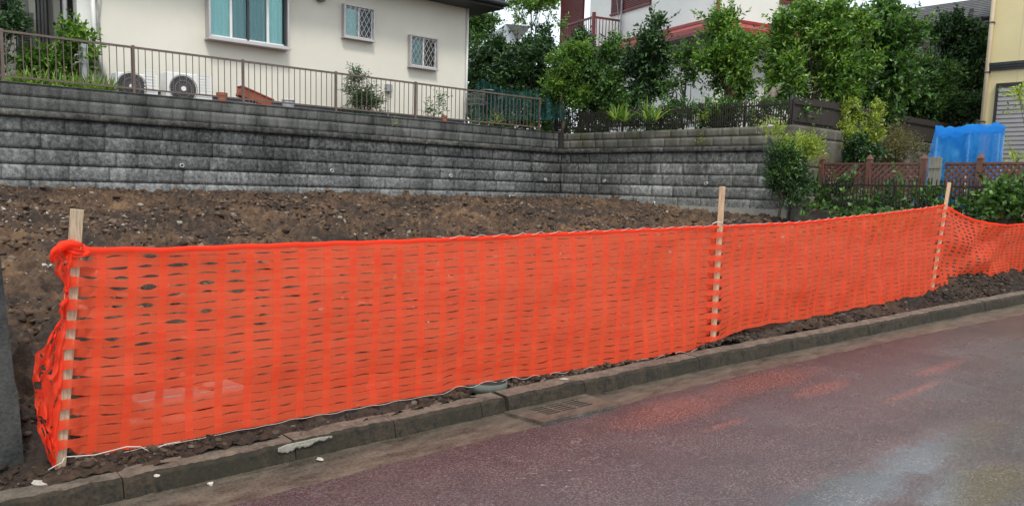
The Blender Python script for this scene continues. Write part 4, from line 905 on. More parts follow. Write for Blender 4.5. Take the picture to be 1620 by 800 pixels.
T('sparse thin-stemmed young tree in front of the pale house wall', 'young_tree', 17.8, [(1064, 1104, 74, 108), (1075, 1110, 100, 140), (1052, 1072, 110, 160)], 1000, .085, .035, 'leaf_mid', 1088, 67, r0=.03)
T('leafy tree with reddish new shoots at the corner of the red-eaved house', 'broadleaf_tree', 17.4, [(1115, 1178, 26, 85), (1102, 1192, 60, 130), (1120, 1185, 100, 150), (1180, 1212, 45, 95)], 6500, .1, .044, 'leaf_light', 1150, 68)
T('big round light green tree behind the right end of the picket fence', 'broadleaf_tree', 16.8, [(1212, 1300, 12, 105), (1202, 1330, 50, 155), (1265, 1372, 6, 105), (1280, 1388, 55, 150), (1212, 1290, 90, 172), (1240, 1340, 20, 120), (1290, 1380, 100, 170)], 15000, .105, .042, 'leaf_light', 1285, 69, r0=.08)
T('tall large-leaved dark tree rising between the light green tree and the grey tiled roof', 'evergreen_tree', 17.8, [(1374, 1420, -2, 62), (1366, 1452, 36, 115), (1370, 1445, 80, 180), (1380, 1450, 110, 190)], 6500, .13, .06, 'leaf_mid', 1392, 70)
T('mid green tree behind the long bamboo screen, below the grey tiled roof', 'broadleaf_tree', 20.5, [(1410, 1485, 80, 150), (1430, 1522, 105, 195), (1395, 1470, 115, 192), (1450, 1510, 75, 130)], 9000, .105, .042, 'leaf_mid', 1450, 71)
T('tall dark tree touching the beige downpipe of the yellow house', 'evergreen_tree', 21.5, [(1483, 1542, 16, 85), (1475, 1568, 36, 135), (1482, 1575, 95, 210), (1528, 1574, 26, 95)], 13000, .1, .044, 'leaf_dark', 1520, 72, r0=.07)
T('low dark hedge-like shrub spilling over the far end of the bamboo screen', 'shrub', 20.4, [(1500, 1560, 150, 200), (1440, 1520, 158, 195)], 3800, .07, .035, 'leaf_dark', 1495, 73)
T('dark bushy shrub filling the gap behind the light green tree and the bamboo screen', 'shrub', 20, [(1330, 1420, 60, 185), (1290, 1370, 90, 175), (1380, 1440, 90, 190)], 8000, .09, .045, 'leaf_dark', 1360, 76)
T('dark bushy shrub at the foot of the trees behind the wall corner', 'shrub', 22, [(738, 850, 120, 200), (830, 920, 110, 200), (900, 1000, 110, 195)], 9000, .09, .045, 'leaf_dark', 860, 77)
T('distant tree against the sky beside the dark eave corner', 'distant_tree', 34, [(725, 778, 18, 75), (740, 782, 15, 50)], 3500, .12, .07, 'leaf_mid', 748, 74)
T('distant light tree at the top edge between the cream house and the brown balcony', 'distant_tree', 30, [(800, 845, -25, 30), (830, 890, -30, 22)], 2600, .12, .06, 'leaf_light', 840, 75)
# strap plants behind the picket fence
for px, D, lab in ((975, 17.6, 'arching strap-leaved plant behind the picket fence, leftmost of three'), (1023, 17.2, 'arching strap-leaved plant behind the picket fence, middle of three'), (1122, 16.6, 'pale strap-leaved plant behind the picket fence below the leafy corner tree')):
    p = PD(px, 180, D); straps('strap_plant', lab, 'plant', [(p[0], p[1], 3.0), (p[0]+.12, p[1]-.15, 2.98)], .55, .045, M['strap'], int(px), 'strap-leaved plants behind the picket fence', up=1.05, n=26)
lobes = []
for u in np.linspace(.02, .98, 22):
    p = np.array([CX, CY_])+d2*5.6*u-n2*(.45+.3*r_.random()); lobes.append((p[0], p[1], 3.08+.14*r_.random(), .25, .25, .4))
for X_ in np.arange(12.1, 16.5, .3): lobes.append((X_, 15.2+.5*r_.random(), 2.98+.15*r_.random(), .25, .25, .3)); lobes.append((X_+.1, 16.6+.5*r_.random(), 3.1+.15*r_.random(), .3, .3, .4))
o, _ = crown('ground_cover', lobes, 22000, .085, .04, M['leaf_mid'], None, 81, hollow=.05); tag(o, kind='stuff')
# small weeds on the wall tops
def weed(px, py, plane, label, sd_, mat='leaf_yellow', n=60, s=.14):
    p = plane(px, py); o, _ = crown('weed', [(p[0], p[1], p[2], s, s*.6, s)], n, .05, .012, M[mat], None, sd_, twig=4, hollow=.0, up=1); tag(o, kind='stuff')
weed(618, 196, lambda a, b: PY(a, b, WY+.02), 'small wispy weed growing on the coping below the meter box', 91)
weed(1112, 192, lambda a, b: on2(a, b, -.05), 'weed tuft on top of the mossy wall below the pale strap-leaved plant', 92, n=120, s=.22)
weed(785, 190, lambda a, b: PY(a, b, WY+.2), 'small yellow-green weed at the wall top below the bicycle', 93, n=140, s=.16)
weed(1110, 222, lambda a, b: on2(a, b, .02), 'tiny weed on the coping of the mossy wall', 94, n=40, s=.1)
# dead stump
sp = PD(1222, 152, 16.2); E_ = empty('tree_stump', (sp[0], sp[1], 2.74), 'pale dead tree stump leaning behind the right end of the picket fence', 'stump')
mb = MB(); q = [PD(1207, 170, 16.2), PD(1214, 158, 16.2), PD(1224, 148, 16.2), PD(1226, 138, 16.2)]; mb.tube(q, [.13, .1, .085, .05], 10); mb.build('trunk', M['stump'], E_, True)
mb = MB(); mb.tube([PD(1222, 150, 16.2), PD(1232, 140, 16.2), PD(1234, 132, 16.2)], [.06, .045, .02], 8); mb.build('branch', M['stump'], E_, True)

# ------------------------------------------------------------------ white house with red eaves
c3 = PX(1132, 30, 18.4); L3 = PZ(930, 80, c3[2]); ld = (L3-c3)[:2]; ll = np.linalg.norm(ld); ld /= ll; rd = np.array([-ld[1], ld[0]])*-1
if rd@np.array([1, 0]) < 0: rd = -rd
E_ = empty('house', (c3[0]+2, c3[1]+2, 2.74), 'white two-storey house with red eaves and dark red shutters behind the trees', 'house')
def q3(a, b, z): p = c3[:2]+ld*a+rd*b; return (p[0], p[1], z)     # a: along the left face, b: along the right face
def box3(mb, a0, a1, b0, b1, z0, z1):
    vs = [q3(a, b, z) for z in (z0, z1) for a, b in ((a0, b0), (a1, b0), (a1, b1), (a0, b1))]; mb.add(vs, [(3, 2, 1, 0), (4, 5, 6, 7), (0, 1, 5, 4), (1, 2, 6, 5), (2, 3, 7, 6), (3, 0, 4, 7)])
ez = c3[2]; LA, LB = 6.0, 5.5
mb = MB(); box3(mb, .55, LA+1, .55, LB, ez+.02, ez+3.2); mb.build('upper_wall', M['white_wall'], E_)
mb = MB(); box3(mb, .75, LA+1, .75, LB, 2.4, ez+.02); mb.build('lower_wall', M['white_wall'], E_)
mb = MB()
# pent roof: sloped red skirt, fascia
for (a0, b0, a1, b1, s) in (((0), (0), LA, 0, 'L'), (0, 0, 0, LB, 'R')):
    if s == 'L': vs = [q3(0, 0, ez-.12), q3(LA, 0, ez-.12), q3(LA, .58, ez+.16), q3(.58, .58, ez+.16)]
    else: vs = [q3(0, 0, ez-.12), q3(0, LB, ez-.12), q3(.58, LB, ez+.16), q3(.58, .58, ez+.16)]
    mb.add(vs, [(0, 1, 2, 3)])
mb.build('pent_roof', M['red'], E_)
mb = MB(); box3(mb, -.02, LA, -.02, .01, ez-.3, ez-.11); box3(mb, -.02, .01, .012, LB, ez-.3, ez-.11); mb.build('fascia', M['red'], E_)
mb = MB(); box3(mb, .012, LA, .012, .76, ez-.26, ez-.22); box3(mb, .012, .76, .765, LB, ez-.26, ez-.22); mb.build('soffit', M['soffit'], E_)
mb = MB(); box3(mb, -.05, LA, -.08, -.022, ez-.33, ez-.25); box3(mb, -.08, -.022, -.018, LB, ez-.33, ez-.25); mb.build('gutter', M['darkred'], E_)
mb = MB(); box3(mb, .50, .58, .50, .58, ez+.1, ez+3.2); box3(mb, .51, LA+1, .51, .549, ez+.14, ez+.22); box3(mb, .51, .549, .59, LB, ez+.14, ez+.22); mb.build('trim', M['red'], E_)
def shut3(face, a0, a1, z0, z1, name='shutter'):
    mb = MB(); z = z0
    while z < z1:
        if face == 'L': box3(mb, a0, a1, .50, .535, z, z+.035)
        elif face == 'R': box3(mb, .50, .535, a0, a1, z, z+.035)
        else: box3(mb, .70, .735, a0, a1, z, z+.035)
        z += .055
    if face == 'L': box3(mb, a0-.05, a1+.05, .536, .548, z0-.05, z1+.05); box3(mb, a0-.05, a1+.05, .48, .535, z0-.06, z0-.005)
    elif face == 'R': box3(mb, .536, .548, a0-.05, a1+.05, z0-.05, z1+.05); box3(mb, .48, .535, a0-.05, a1+.05, z0-.06, z0-.005)
    else: box3(mb, .736, .748, a0-.05, a1+.05, z0-.05, z1+.05)
    mb.build(name, M['darkred'], E_)
def al3(px, py, off=.52):   # distance along left face for a pixel on that face
    P0 = np.array(q3(0, off, 0)); p = PP(px, py, (rd[0], rd[1], 0), rd@P0[:2]); return (p[:2]-P0[:2])@ld, p[2]
def ar3(px, py, off=.52):
    P0 = np.array(q3(off, 0, 0)); p = PP(px, py, (ld[0], ld[1], 0), ld@P0[:2]); return (p[:2]-P0[:2])@rd, p[2]
a1_, z1_ = al3(967, 22); a0_, z0_ = al3(1028, 5); shut3('L', a0_, a1_, z1_-.02, z1_+1.1)
a1_, z1_ = al3(886, 60); a0_, z0_ = al3(922, 30); shut3('L', a0_, a1_, z1_-.3, z1_+1.3)
b0_, z1_ = ar3(1236, 2); b1_, z0_ = ar3(1275, 8); shut3('R', b0_, b1_, z1_, z1_+1.0)
b0_, z1_ = ar3(1150, 122, .72); b1_, z0_ = ar3(1178, 150, .72); shut3('G', b0_, b1_, z0_-.1, z1_)
# balcony with dark red bars
ba0 = al3(940, 30, -.5)[0]; ba1 = ba0+1.9; bzt = al3(940, 27, -.5)[1]; bzb = bzt-1.0
mb = MB(); box3(mb, ba0, ba1, -.5, .54, bzb-.14, bzb); mb.build('balcony_floor', M['darkred'], E_)
mb = MB(); box3(mb, ba0, ba1, -.53, -.47, bzt-.03, bzt+.03); box3(mb, ba0-.0, ba0+.05, -.465, .49, bzt-.03, bzt+.03); box3(mb, ba0-.03, ba0+.06, -.55, -.46, bzb, bzt+.14); n = 18
for k in range(n): a = ba0+.1+(ba1-ba0-.12)*k/(n-1); box3(mb, a, a+.02, -.51, -.49, bzb+.001, bzt-.032)
for k in range(8): b = -.4+.85*k/7; box3(mb, ba0+.015, ba0+.035, b, b+.02, bzb+.001, bzt-.032)
mb.build('balcony_rail', M['darkred'], E_)
mb = MB(); mb.tube([q3(ba0-.1, .46, ez+.15), q3(ba0-.1, .46, ez+3)], .03, 8); mb.tube([q3(ba0+.0, .44, bzt), q3(ba0+.25, .44, bzt+1.1)], .012, 6); mb.build('pipe', M['box'], E_)
# main roof above the frame
mb = MB(); box3(mb, -.1, LA+1.5, -.1, LB+.5, ez+3.2, ez+3.4); mb.build('roof', M['slate'], E_)

# ------------------------------------------------------------------ grey-roofed house behind the right-hand trees
GX = 25.; g0 = PX(1400, 45, GX); g1 = PX(1600, 18, GX); gz = (PX(1442, 36, GX)[2]+PX(1573, 21, GX)[2])/2; gt = PX(1420, 18, GX+1.8)[2]
E_ = empty('house', (GX+2, (g0[1]+g1[1])/2, 2.74), 'house with grey tiled roof seen over the trees left of the yellow house', 'house')
ya, yb = g0[1]+1.2, g1[1]-3
mb = MB(); mb.box((GX+.6, yb, 2), (GX+6, ya-.6, gz-.1)); mb.build('wall', M['grey_wall'], E_)
ru = PX(1440, 14, GX+2.2)[2]
mb = MB(); mb.add([(GX, yb, gz), (GX, ya, gz), (GX+2.2, ya-.1, ru), (GX+2.2, yb, ru), (GX, yb, gz-.05), (GX, ya, gz-.05), (GX+4.6, ya-.1, gz), (GX+4.6, yb, gz)], [(0, 3, 2, 1), (4, 5, 1, 0), (2, 3, 7, 6), (1, 2, 6), (4, 7, 6, 5)])
rf = mb.build('roof', M['slate'], E_)
mb = MB()
for k in range(9):
    z = gz+(ru-gz)*(k+.5)/9.; x = GX+2.2*(k+.5)/9.; mb.box((x-.012, yb, z-.01), (x+.012, ya-.1, z+.022))
mb.build('tile_courses', M['slate'], rf)
mb = MB()
for k in range(14): y = ya-.4-k*.62; mb.box((GX+.3, y-.05, gz+.1), (GX+.36, y+.05, gz+.24))
mb.build('snow_guard', M['dark'], rf)
mb = MB(); mb.box((GX-.05, yb, gz-.26), (GX-.001, ya, gz-.05)); mb.tube([(GX-.1, yb, gz-.12), (GX-.1, ya, gz-.12)], .06, 8); mb.build('gutter', M['dark'], E_)
mb = MB(); mb.box((GX-.0, yb, gz-.32), (GX+.6, ya-.3, gz-.27)); mb.build('soffit', M['soffit'], E_)
w0 = PX(1447, 52, GX+.55); w1 = PX(1472, 78, GX+.55); mb = MB(); mb.box((GX+.5, w1[1], w1[2]), (GX+.598, w0[1], w0[2])); wd_ = mb.build('window', M['greywood'], E_)
mb = MB(); mb.box((GX+.47, w1[1]-.05, w0[2]), (GX+.59, w0[1]+.05, w0[2]+.08)); mb.box((GX+.47, (w0[1]+w1[1])/2-.03, w1[2]), (GX+.499, (w0[1]+w1[1])/2+.03, w0[2])); mb.build('frame', M['dark'], wd_)

# distant pale house through the gap
E_ = empty('house', (*PD(780, 60, 34)[:2], 2.7), 'pale distant house roof glimpsed between the cream house and the trees', 'house')
p = PD(772, 60, 34); q = PD(802, 38, 34); mb = MB(); mb.add([PD(768, 62, 34), PD(800, 38, 33.5), PD(840, 42, 35), PD(820, 66, 36), PD(800, 66, 33.5)], [(0, 1, 4), (1, 2, 3, 4)]); mb.build('roof', M['roofl'], E_)
mb = MB(); a = PD(772, 62, 34.4); b = PD(830, 66, 36); mb.add([(a[0], a[1], 2.7), (b[0], b[1], 2.7), b, a], [(0, 1, 2, 3)]); mb.build('wall', M['white_wall'], E_)

# ------------------------------------------------------------------ yellow house
YX = 20.5; yl = PX(1566, 100, YX)[1]
E_ = empty('house', (YX+2, yl-3, 1.22), 'yellow sided house with a dark belt course and white rolling shutter at the right edge', 'house')
mb = MB(); mb.box((YX, yl-7, 1.2), (YX+7, yl, 10)); mb.build('wall', M['yellow'], E_)
zb0 = PX(1600, 110, YX)[2]; zb1 = PX(1600, 98, YX)[2]
mb = MB(); 
for k, (f0, f1, o_) in enumerate(((0, .3, .05), (.32, .62, .07), (.64, 1, .09))): mb.box((YX-o_, yl-7, zb0+(zb1-zb0)*f0), (YX-.001, yl+.02, zb0+(zb1-zb0)*f1))
mb.build('belt_course', M['dark'], E_)
mb = MB(); py_ = yl+.02; mb.tube([(YX-.07, py_, 1.3), (YX-.07, py_, 9.8)], .045, 12)
dp = mb.build('downpipe', M['pipe_y'], E_, True)
for z in (2.2, 3.3, 4.4, 5.5): mb = MB(); mb.box((YX-.12, py_-.055, z), (YX-.001, py_+.055, z+.025)); mb.build('bracket', M['dark'], dp)
s0 = PX(1577, 137, YX); mb = MB(); zt_ = s0[2]; ys = s0[1]
frm = MB(); frm.box((YX-.06, ys-3, zt_-.0), (YX-.001, ys, zt_+.06)); frm.box((YX-.06, ys-.05, 1.8), (YX-.001, ys, zt_-.001)); fo = frm.build('shutter_frame', M['dark'], E_)
z = 1.8
while z < zt_-.05: mb.obox((YX-.035, ys-1.55, z+.04), (.012, 0, .0), (0, 2.98, 0), (-.03, 0, .062)); z += .098
mb.build('rolling_shutter', M['shut_w'], fo)
mb = MB(); mb.box((YX-.006, ys-3, 1.8), (YX-.0015, ys-.055, zt_-.005))
mb.build('shutter_recess', M['shutter_g'], fo)
mb = MB(); mb.box((YX-.004, yl-.6, 1.3), (YX+.0, yl-.585, 9.9)); mb.build('panel_joint', M['pipe_y'], E_)

# ------------------------------------------------------------------ dark pier at the left edge
a = PZ(35, 757, .06); E_ = empty('wall_end', (a[0]-.2, a[1], .0), 'dark weathered concrete wall end at the left edge of the picture', 'wall')
x1b = a[0]; yf = a[1]-.02
zt_ = PY(0, 455, yf)[2]; xt = PY(2, 470, yf)[0]; xm = PY(18, 600, yf); xk = PY(24, 622, yf)
mb = MB(); prof = [(x1b, .02), (xk[0], xk[2]), (xm[0], xm[2]), (xt, zt_), (xt-.02, zt_+.35), (xt-1.2, zt_+.35), (x1b-1.2, .02)]
# front face leans slightly; pier runs away from the road
V = [(x, yf, z) for x, z in prof]+[(x, yf+1.3, z) for x, z in prof]; n = len(prof)
mb.add(V, [tuple(range(n))]+[tuple(range(n, 2*n))[::-1]]+[(i, (i+1) % n, n+(i+1) % n, n+i) for i in range(n)])
E2 = mb.build('concrete_body', M['pier'], E_, bevel=.012)

# ------------------------------------------------------------------ stakes
def stake_at(top, bot, Yp, w_, label, mat):
    a = PY(*bot, Yp); b = PY(*top, Yp); E_ = None
    mb = MB(); d = (b-a)/np.linalg.norm(b-a); a = a-d*.12
    sx_ = np.array([1, 0, 0])-d*d[0]; sx_ /= np.linalg.norm(sx_); sy_ = np.cross(d, sx_)
    ang = .25; ux = sx_*cos(ang)+sy_*sin(ang); uy = -sx_*sin(ang)+sy_*cos(ang); c = (a+b)/2
    mb.obox(c, ux*w_, uy*w_*.8, (b-a)); o = mb.build('wooden_stake', M[mat], bevel=.003); tag(o, label, 'stake', 'wooden stakes holding the orange net'); return a, b
S = {}
S[1] = stake_at((122, 331), (93, 748), 4.2, .047, 'nearest pale wooden stake, leaning right, at the bunched left end of the orange net', 'stake_old')
S[2] = stake_at((1143, 295), (1127, 551), 3.89, .045, 'pale wooden stake midway along the net, in front of the mossy wall', 'stake')
S[3] = stake_at((1502, 289), (1471, 479), 3.83, .045, 'farthest pale wooden stake in view, leaning right below the lattice fence', 'stake')

# ------------------------------------------------------------------ orange net
def FY(X): return np.interp(X, [-1, .82, 5.6, 9.69, 14], [4.3, 4.2, 3.89, 3.83, 3.75])
def onf(px, py):
    p = PY(px, py, 4.0)
    for _ in range(6): p = PY(px, py, float(FY(p[0])))
    return p
topp = [(108, 390), (150, 391), (250, 391), (400, 386), (600, 380), (760, 374), (900, 367), (1000, 362), (1131, 357), (1180, 355), (1260, 351), (1306, 346), (1390, 337), (1440, 331), (1498, 323), (1512, 330), (1529, 340), (1545, 347), (1567, 353), (1590, 355.5), (1620, 353), (1640, 350)]
botp = [(97, 724), (105, 722), (185, 716), (278, 699), (389, 677), (500, 657), (600, 639), (700, 620), (736, 610), (808, 598), (856, 594), (928, 580), (1000, 568), (1127, 548), (1161, 527), (1210, 513), (1260, 507), (1330, 492), (1400, 478), (1429, 471), (1472, 466), (1489, 460), (1538, 454), (1601, 443), (1620, 446), (1640, 441)]
TP = np.array([onf(*q) for q in topp]); BP = np.array([onf(*q) for q in botp])
X0 = min(TP[0, 0], BP[0, 0]); 
def net_z(X, v): t = np.interp(X, TP[:, 0], TP[:, 2]); b = np.interp(X, BP[:, 0], BP[:, 2]); return b+(t-b)*v
NR = 21
s1x = lambda z: S[1][0][0]+(S[1][1][0]-S[1][0][0])*(z-S[1][0][2])/(S[1][1][2]-S[1][0][2])
stx = [(lambda z, A=S[k][0], B=S[k][1]: A[0]+(B[0]-A[0])*(z-A[2])/(B[2]-A[2])) for k in (1, 2, 3)]
NS = 10
Vn, Fn, UV = [], [], []
XEND = 14.3; A0 = float(S[1][0][0])-.02
ncol = int((XEND-A0)/PITCHX)
rr = np.random.default_rng(99)
# local x samples in a column: bar part 0-.27, slit part .27-1
us = np.concatenate([[0, .135], np.linspace(.27, 1, NS+1)[:-1]]); opens = np.where(us < .27, 0, np.sin(pi*np.clip((us-.27)/.73, 0, 1))**.7)
Xs = np.concatenate([A0+(c+us)*PITCHX for c in range(ncol)]+[[A0+ncol*PITCHX]]); opn = np.concatenate([opens]*ncol+[[0]]); colid = np.concatenate([np.repeat(np.arange(ncol), len(us)), [ncol-1]])
nX = len(Xs)
# slit opening per column and row boundary
gapc = np.zeros((ncol, NR+1))
for c in range(ncol):
    xc = A0+(c+.63)*PITCHX
    for j in range(1, NR):
        v = j/NR; amp = .0008+.0024*rr.random()**2
        near = math.exp(-((xc-A0-.42)/.5)**2)*(smooth((v-.35)/.35)); amp += .0125*float(near)*rr.random()**2.6
        mid = math.exp(-((xc-A0-.9)/.9)**2)*math.exp(-((v-.62)/.3)**2); amp += .003*mid*rr.random()**1.5
        mid2 = math.exp(-((xc-A0-1.6)/.8)**2)*math.exp(-((v-.5)/.35)**2); amp += .0022*mid2*rr.random()**1.5
        if xc > stx[2](.8): amp += .006*math.exp(-((xc-stx[2](.8)-.6)/.7)**2)*rr.uniform(.6, 1.1)+.004*rr.random()
        elif xc > 5.6: amp *= .9
        if rr.random() < .1: amp *= .25
        gapc[c, j] = amp
sa_ = rr.uniform(.25, .5, (ncol, NR+1)); sb_ = rr.uniform(.75, 1.02, (ncol, NR+1)); sk_ = rr.uniform(.6, 1.5, (ncol, NR+1)); sj_ = rr.uniform(-.006, .006, (ncol, NR+1))
uloc = np.concatenate([us]*ncol+[[0]])
shiftj = rr.uniform(-.12, .12, NR+1)
def disp(X, v, row):
    d = (fbm(X*.9, v*1.6, 3, 201)-.5)*.14*smooth((X-A0)/.6)
    d = d+(fbm(X*4.5, v*3+row*0, 3, 205)-.5)*.03
    d = d+.018*np.sin(X*17+v*3+3*fbm(X*.8, v*1.2, 2, 9))*smooth((fbm(X*.5, v*.6, 2, 66)-.45)*5)
    # fanned folds at the nearest stake
    f = np.exp(-np.clip(X-A0, 0, 9)/.55); d = d+f*.012*np.sin(v*26+X*5)*(v > .25)
    # billow right of stake 3
    x3 = stx[2](.8); g_ = np.exp(-((X-x3-1.2)/.9)**2)*(X > x3); d = d+g_*(.06*np.sin(v*7+X*2.2)+.025*np.sin(v*15-X*5))*smooth((X-x3)/.3)
    return d
rowbase = 0
for row in range(NR):
    sgn = 1 if row % 2 else -1
    vs = [row/NR, (row+.5)/NR, (row+1)/NR]
    P = np.zeros((nX, 3, 3)); U = np.zeros((nX, 3, 2))
    for k, v in enumerate(vs):
        j = row if k == 0 else row+1
        Xq = Xs+(S[1][1][0]-S[1][0][0]-.02)*min(v*1.0, .86)/.86*.86*np.exp(-(Xs-A0)/.6)
        Z = net_z(Xq, v+.0*Xs)
        if k != 1:
            uu = np.clip((uloc-sa_[colid, j])/(sb_[colid, j]-sa_[colid, j]), 0, 1); gp = gapc[colid, j]*np.sin(pi*uu**sk_[colid, j]).clip(0)**.5; cen = sj_[colid, j]*np.sin(pi*np.clip((uloc-.27)/.73, 0, 1))*(0 < j < NR); Z = Z+cen+(gp if k == 0 else -gp)
        # sag of strips near stake 1, wrinkles
        Z = Z+(fbm(Xs*3.3, Xs*0+v*9, 3, 301)-.5)*.016*(1 if 0 < v < 1 else .2)
        w1 = np.exp(-np.clip(Xs-A0, 0, 9)/.5)*np.sin(v*21+Xs*11)*.009*smooth((v-.4)/.3)*(v < .97); Z = Z+w1
        D = disp(Xq, v, row)
        for q, fn in enumerate(stx):
            xs0 = fn(Z); g_ = np.exp(-(np.abs(Xq-xs0)/.075)**3); D = D*(1-g_)+g_*sgn*.034
        P[:, k, 0] = Xq; P[:, k, 1] = FY(Xq)-D; P[:, k, 2] = Z; U[:, k, 0] = Xs-A0; U[:, k, 1] = v*1.0
    base = len(Vn)*0+rowbase; Vn.append(P.reshape(-1, 3)); UV.append(U.reshape(-1, 2)); rowbase += nX*3
    ix = base+np.arange(nX*3).reshape(nX, 3)
    Fn.append(np.stack([ix[:-1, :-1], ix[1:, :-1], ix[1:, 1:], ix[:-1, 1:]], -1).reshape(-1, 4))
NE = empty('safety_net', (5.6, 3.9, .2), 'bright orange slotted plastic mesh safety net stretched between the wooden stakes', 'safety net')
link_mesh('mesh', np_mesh('mesh', np.concatenate(Vn), np.concatenate(Fn), np.concatenate(UV)), M['net'], NE, True)
# doubled hem along the top
V = []; F = []; Xh = np.linspace(S[1][1][0]-.05, XEND, 700)
for i, x in enumerate(Xh):
    z = float(net_z(x, 1.)); dd = float(disp(np.array([x]), 1., 0)[0]); y = float(FY(x))-dd
    for (dy, dz) in ((-.004, -.022), (-.007, -.008), (-.002, .002), (.004, -.006), (.004, -.02)): V.append((x, y+dy, z+dz+.002*sin(x*23)))
for i in range(len(Xh)-1):
    for j in range(4): F.append((i*5+j, (i+1)*5+j, (i+1)*5+j+1, i*5+j+1))
link_mesh('hem', np_mesh('hem', V, F), M['net_crumple'], NE, True)
# gathered end bunched at the nearest stake
left = [(386, 112), (391, 100), (398, 86), (408, 80), (416, 90), (425, 84), (436, 98), (450, 104), (462, 97), (475, 102), (488, 90), (505, 94), (516, 82), (530, 72), (560, 58), (600, 52), (640, 56), (680, 62), (705, 70), (733, 84)]
nu, nv = 22, 110; V = []; F = []; hol = []
for j in range(nv+1):
    y = 388+(733-388)*j/nv; xl = np.interp(y, [a for a, b in left], [b for a, b in left])+5*(fbm(np.array([j*.31]), np.array([1.]), 3, 4)[0]-.5)*(12 > 1); xr = 119-24*(y-388)/345.-9
    for i in range(nu+1):
        u = i/nu; p = PY(xr+(xl-xr)*u, y+6*sin(u*5+j*.21), 4.2)
        fold = .02*sin(u*10+j*.13+2.2*fbm(np.array([j*.07]), np.array([u*2]), 2, 7)[0]*6)+.014*sin(u*21-j*.33)+.05*(fbm(np.array([j*.06]), np.array([u*3.]), 3, 8)[0]-.5)
        sp_ = (fbm(np.array([j*.12]), np.array([u*5.]), 3, 18)[0]-.5)*.03
        V.append((p[0]+sp_*min(1, u*3), p[1]-.045+fold*(.3+u)+.03*u, p[2]+sp_*.6))
for j in range(nv):
    for i in range(nu):
        h = fbm(np.array([j*.16]), np.array([i*.55]), 2, 60)[0]
        if h > .64 and 2 < i < nu-2 and j % 4 and j > 8: continue
        F.append((j*(nu+1)+i, j*(nu+1)+i+1, (j+1)*(nu+1)+i+1, (j+1)*(nu+1)+i))
o = link_mesh('gathered_end', np_mesh('gathered_end', V, F), M['net_crumple'], NE, True)
m_ = o.modifiers.new('s', 'SUBSURF'); m_.levels = 1; m_.render_levels = 1
# knotted twist at the top of the nearest stake, wrapped around it
mb = MB(); pk = PY(118, 392, 4.2)
for k in range(3):
    q = [pk+np.array([.052*cos(a)+.01*k-.01, .048*sin(a), -.014*k+.012*sin(a*2+k)]) for a in np.linspace(0, 2*pi, 21)]; mb.tube(q, [.007+.004*sin(i*1.3+k*2) for i in range(21)], 7, False)
q = [PY(x, y, 4.15) for x, y in ((128, 388), (112, 384), (98, 388), (90, 396), (84, 408), (82, 416))]; mb.tube(q, [.014, .018, .022, .018, .012, .006], 7)
q = [PY(x, y, 4.13) for x, y in ((90, 392), (83, 398), (79, 410))]; mb.tube(q, [.012, .01, .004], 6)
mb.build('twisted_knot', M['net_crumple'], NE, True)
# white cords
def cord_pts(f, x0, x1, n): return [f(x) for x in np.linspace(x0, x1, n)]
def cb(x):
    z = float(net_z(x, 0.)); y = float(FY(x))-float(disp(np.array([x]), 0., 0)[0])-.006
    amp = .012*np.clip((fbm(np.array([x*.9]), np.array([3.]), 2, 71)[0]-.25)*3, .15, 1); return (x, y-.004*sin(x*40), z-.004+amp*sin(x*2*pi/.19+2*sin(x*3)))
mb = MB(); mb.tube(cord_pts(cb, A0+.1, 5.62, 420), .0014, 5); mb.build('lacing_cord', M['cord'], NE, True)
def ct(x):
    z = float(net_z(x, 1.)); y = float(FY(x))-float(disp(np.array([x]), 1., 0)[0])-.004
    return (x, y-.01*cos(x*2*pi/.16), z+.002+.008*sin(x*2*pi/.16)*float(np.clip((fbm(np.array([x*1.3]), np.array([9.]), 2, 72)[0]-.3)*3.5, .1, 1)))
mb = MB(); mb.tube(cord_pts(ct, 2.9, 9.65, 900), .0016, 5); mb.build('lacing_cord', M['cord'], NE, True)
mb = MB(); mb.tube([PY(x, y, 4.13) for x, y in ((105, 722), (150, 719), (200, 706), (222, 706), (236, 713), (243, 722), (242, 731), (236, 733), (235, 727), (240, 719), (248, 708), (262, 702), (285, 698))], .0025, 6); mb.build('loose_cord', M['cord'], NE, True); mb = MB()
mb.tube([PY(x, y, 4.1) for x, y in ((76, 743), (86, 737), (98, 731), (102, 723))], .0022, 6); mb.build('loose_cord', M['cord'], NE, True); mb = MB(); mb.tube([PY(x, y, 4.14) for x, y in ((90, 747), (103, 745), (104, 738))], .0022, 6); mb.build('loose_cord', M['cord'], NE, True); mb = MB()
mb.tube([PY(x, y, 3.84) for x, y in ((1127, 354), (1134, 351), (1142, 352), (1143, 357))], .004, 6)
mb.build('loose_cord', M['cord'], NE, True)

# ------------------------------------------------------------------ pale slabs lying behind the net (seen through the weave)
def slabthing(px, py, Yp, w_, d_, h_, rz, label):
    p = PY(px, py, Yp); z = float(soil_h(np.array([p[0]]), np.array([Yp]))[0]); mb = MB(); c, s = cos(rz), sin(rz)
    mb.obox((p[0], Yp, z+h_*.4), (w_*c, w_*s, 0), (-d_*s, d_*c, 0), (0, 0, h_)); o = mb.build('concrete_slab', M['mortar'], bevel=.01); tag(o, label, 'slab')
slabthing(300, 640, 4.62, .62, .3, .07, .1, 'pale concrete slab lying on the soil close behind the net, right of the nearest stake')
slabthing(245, 655, 4.5, .3, .22, .05, -.2, 'small pale flat block behind the net beside the larger slab')
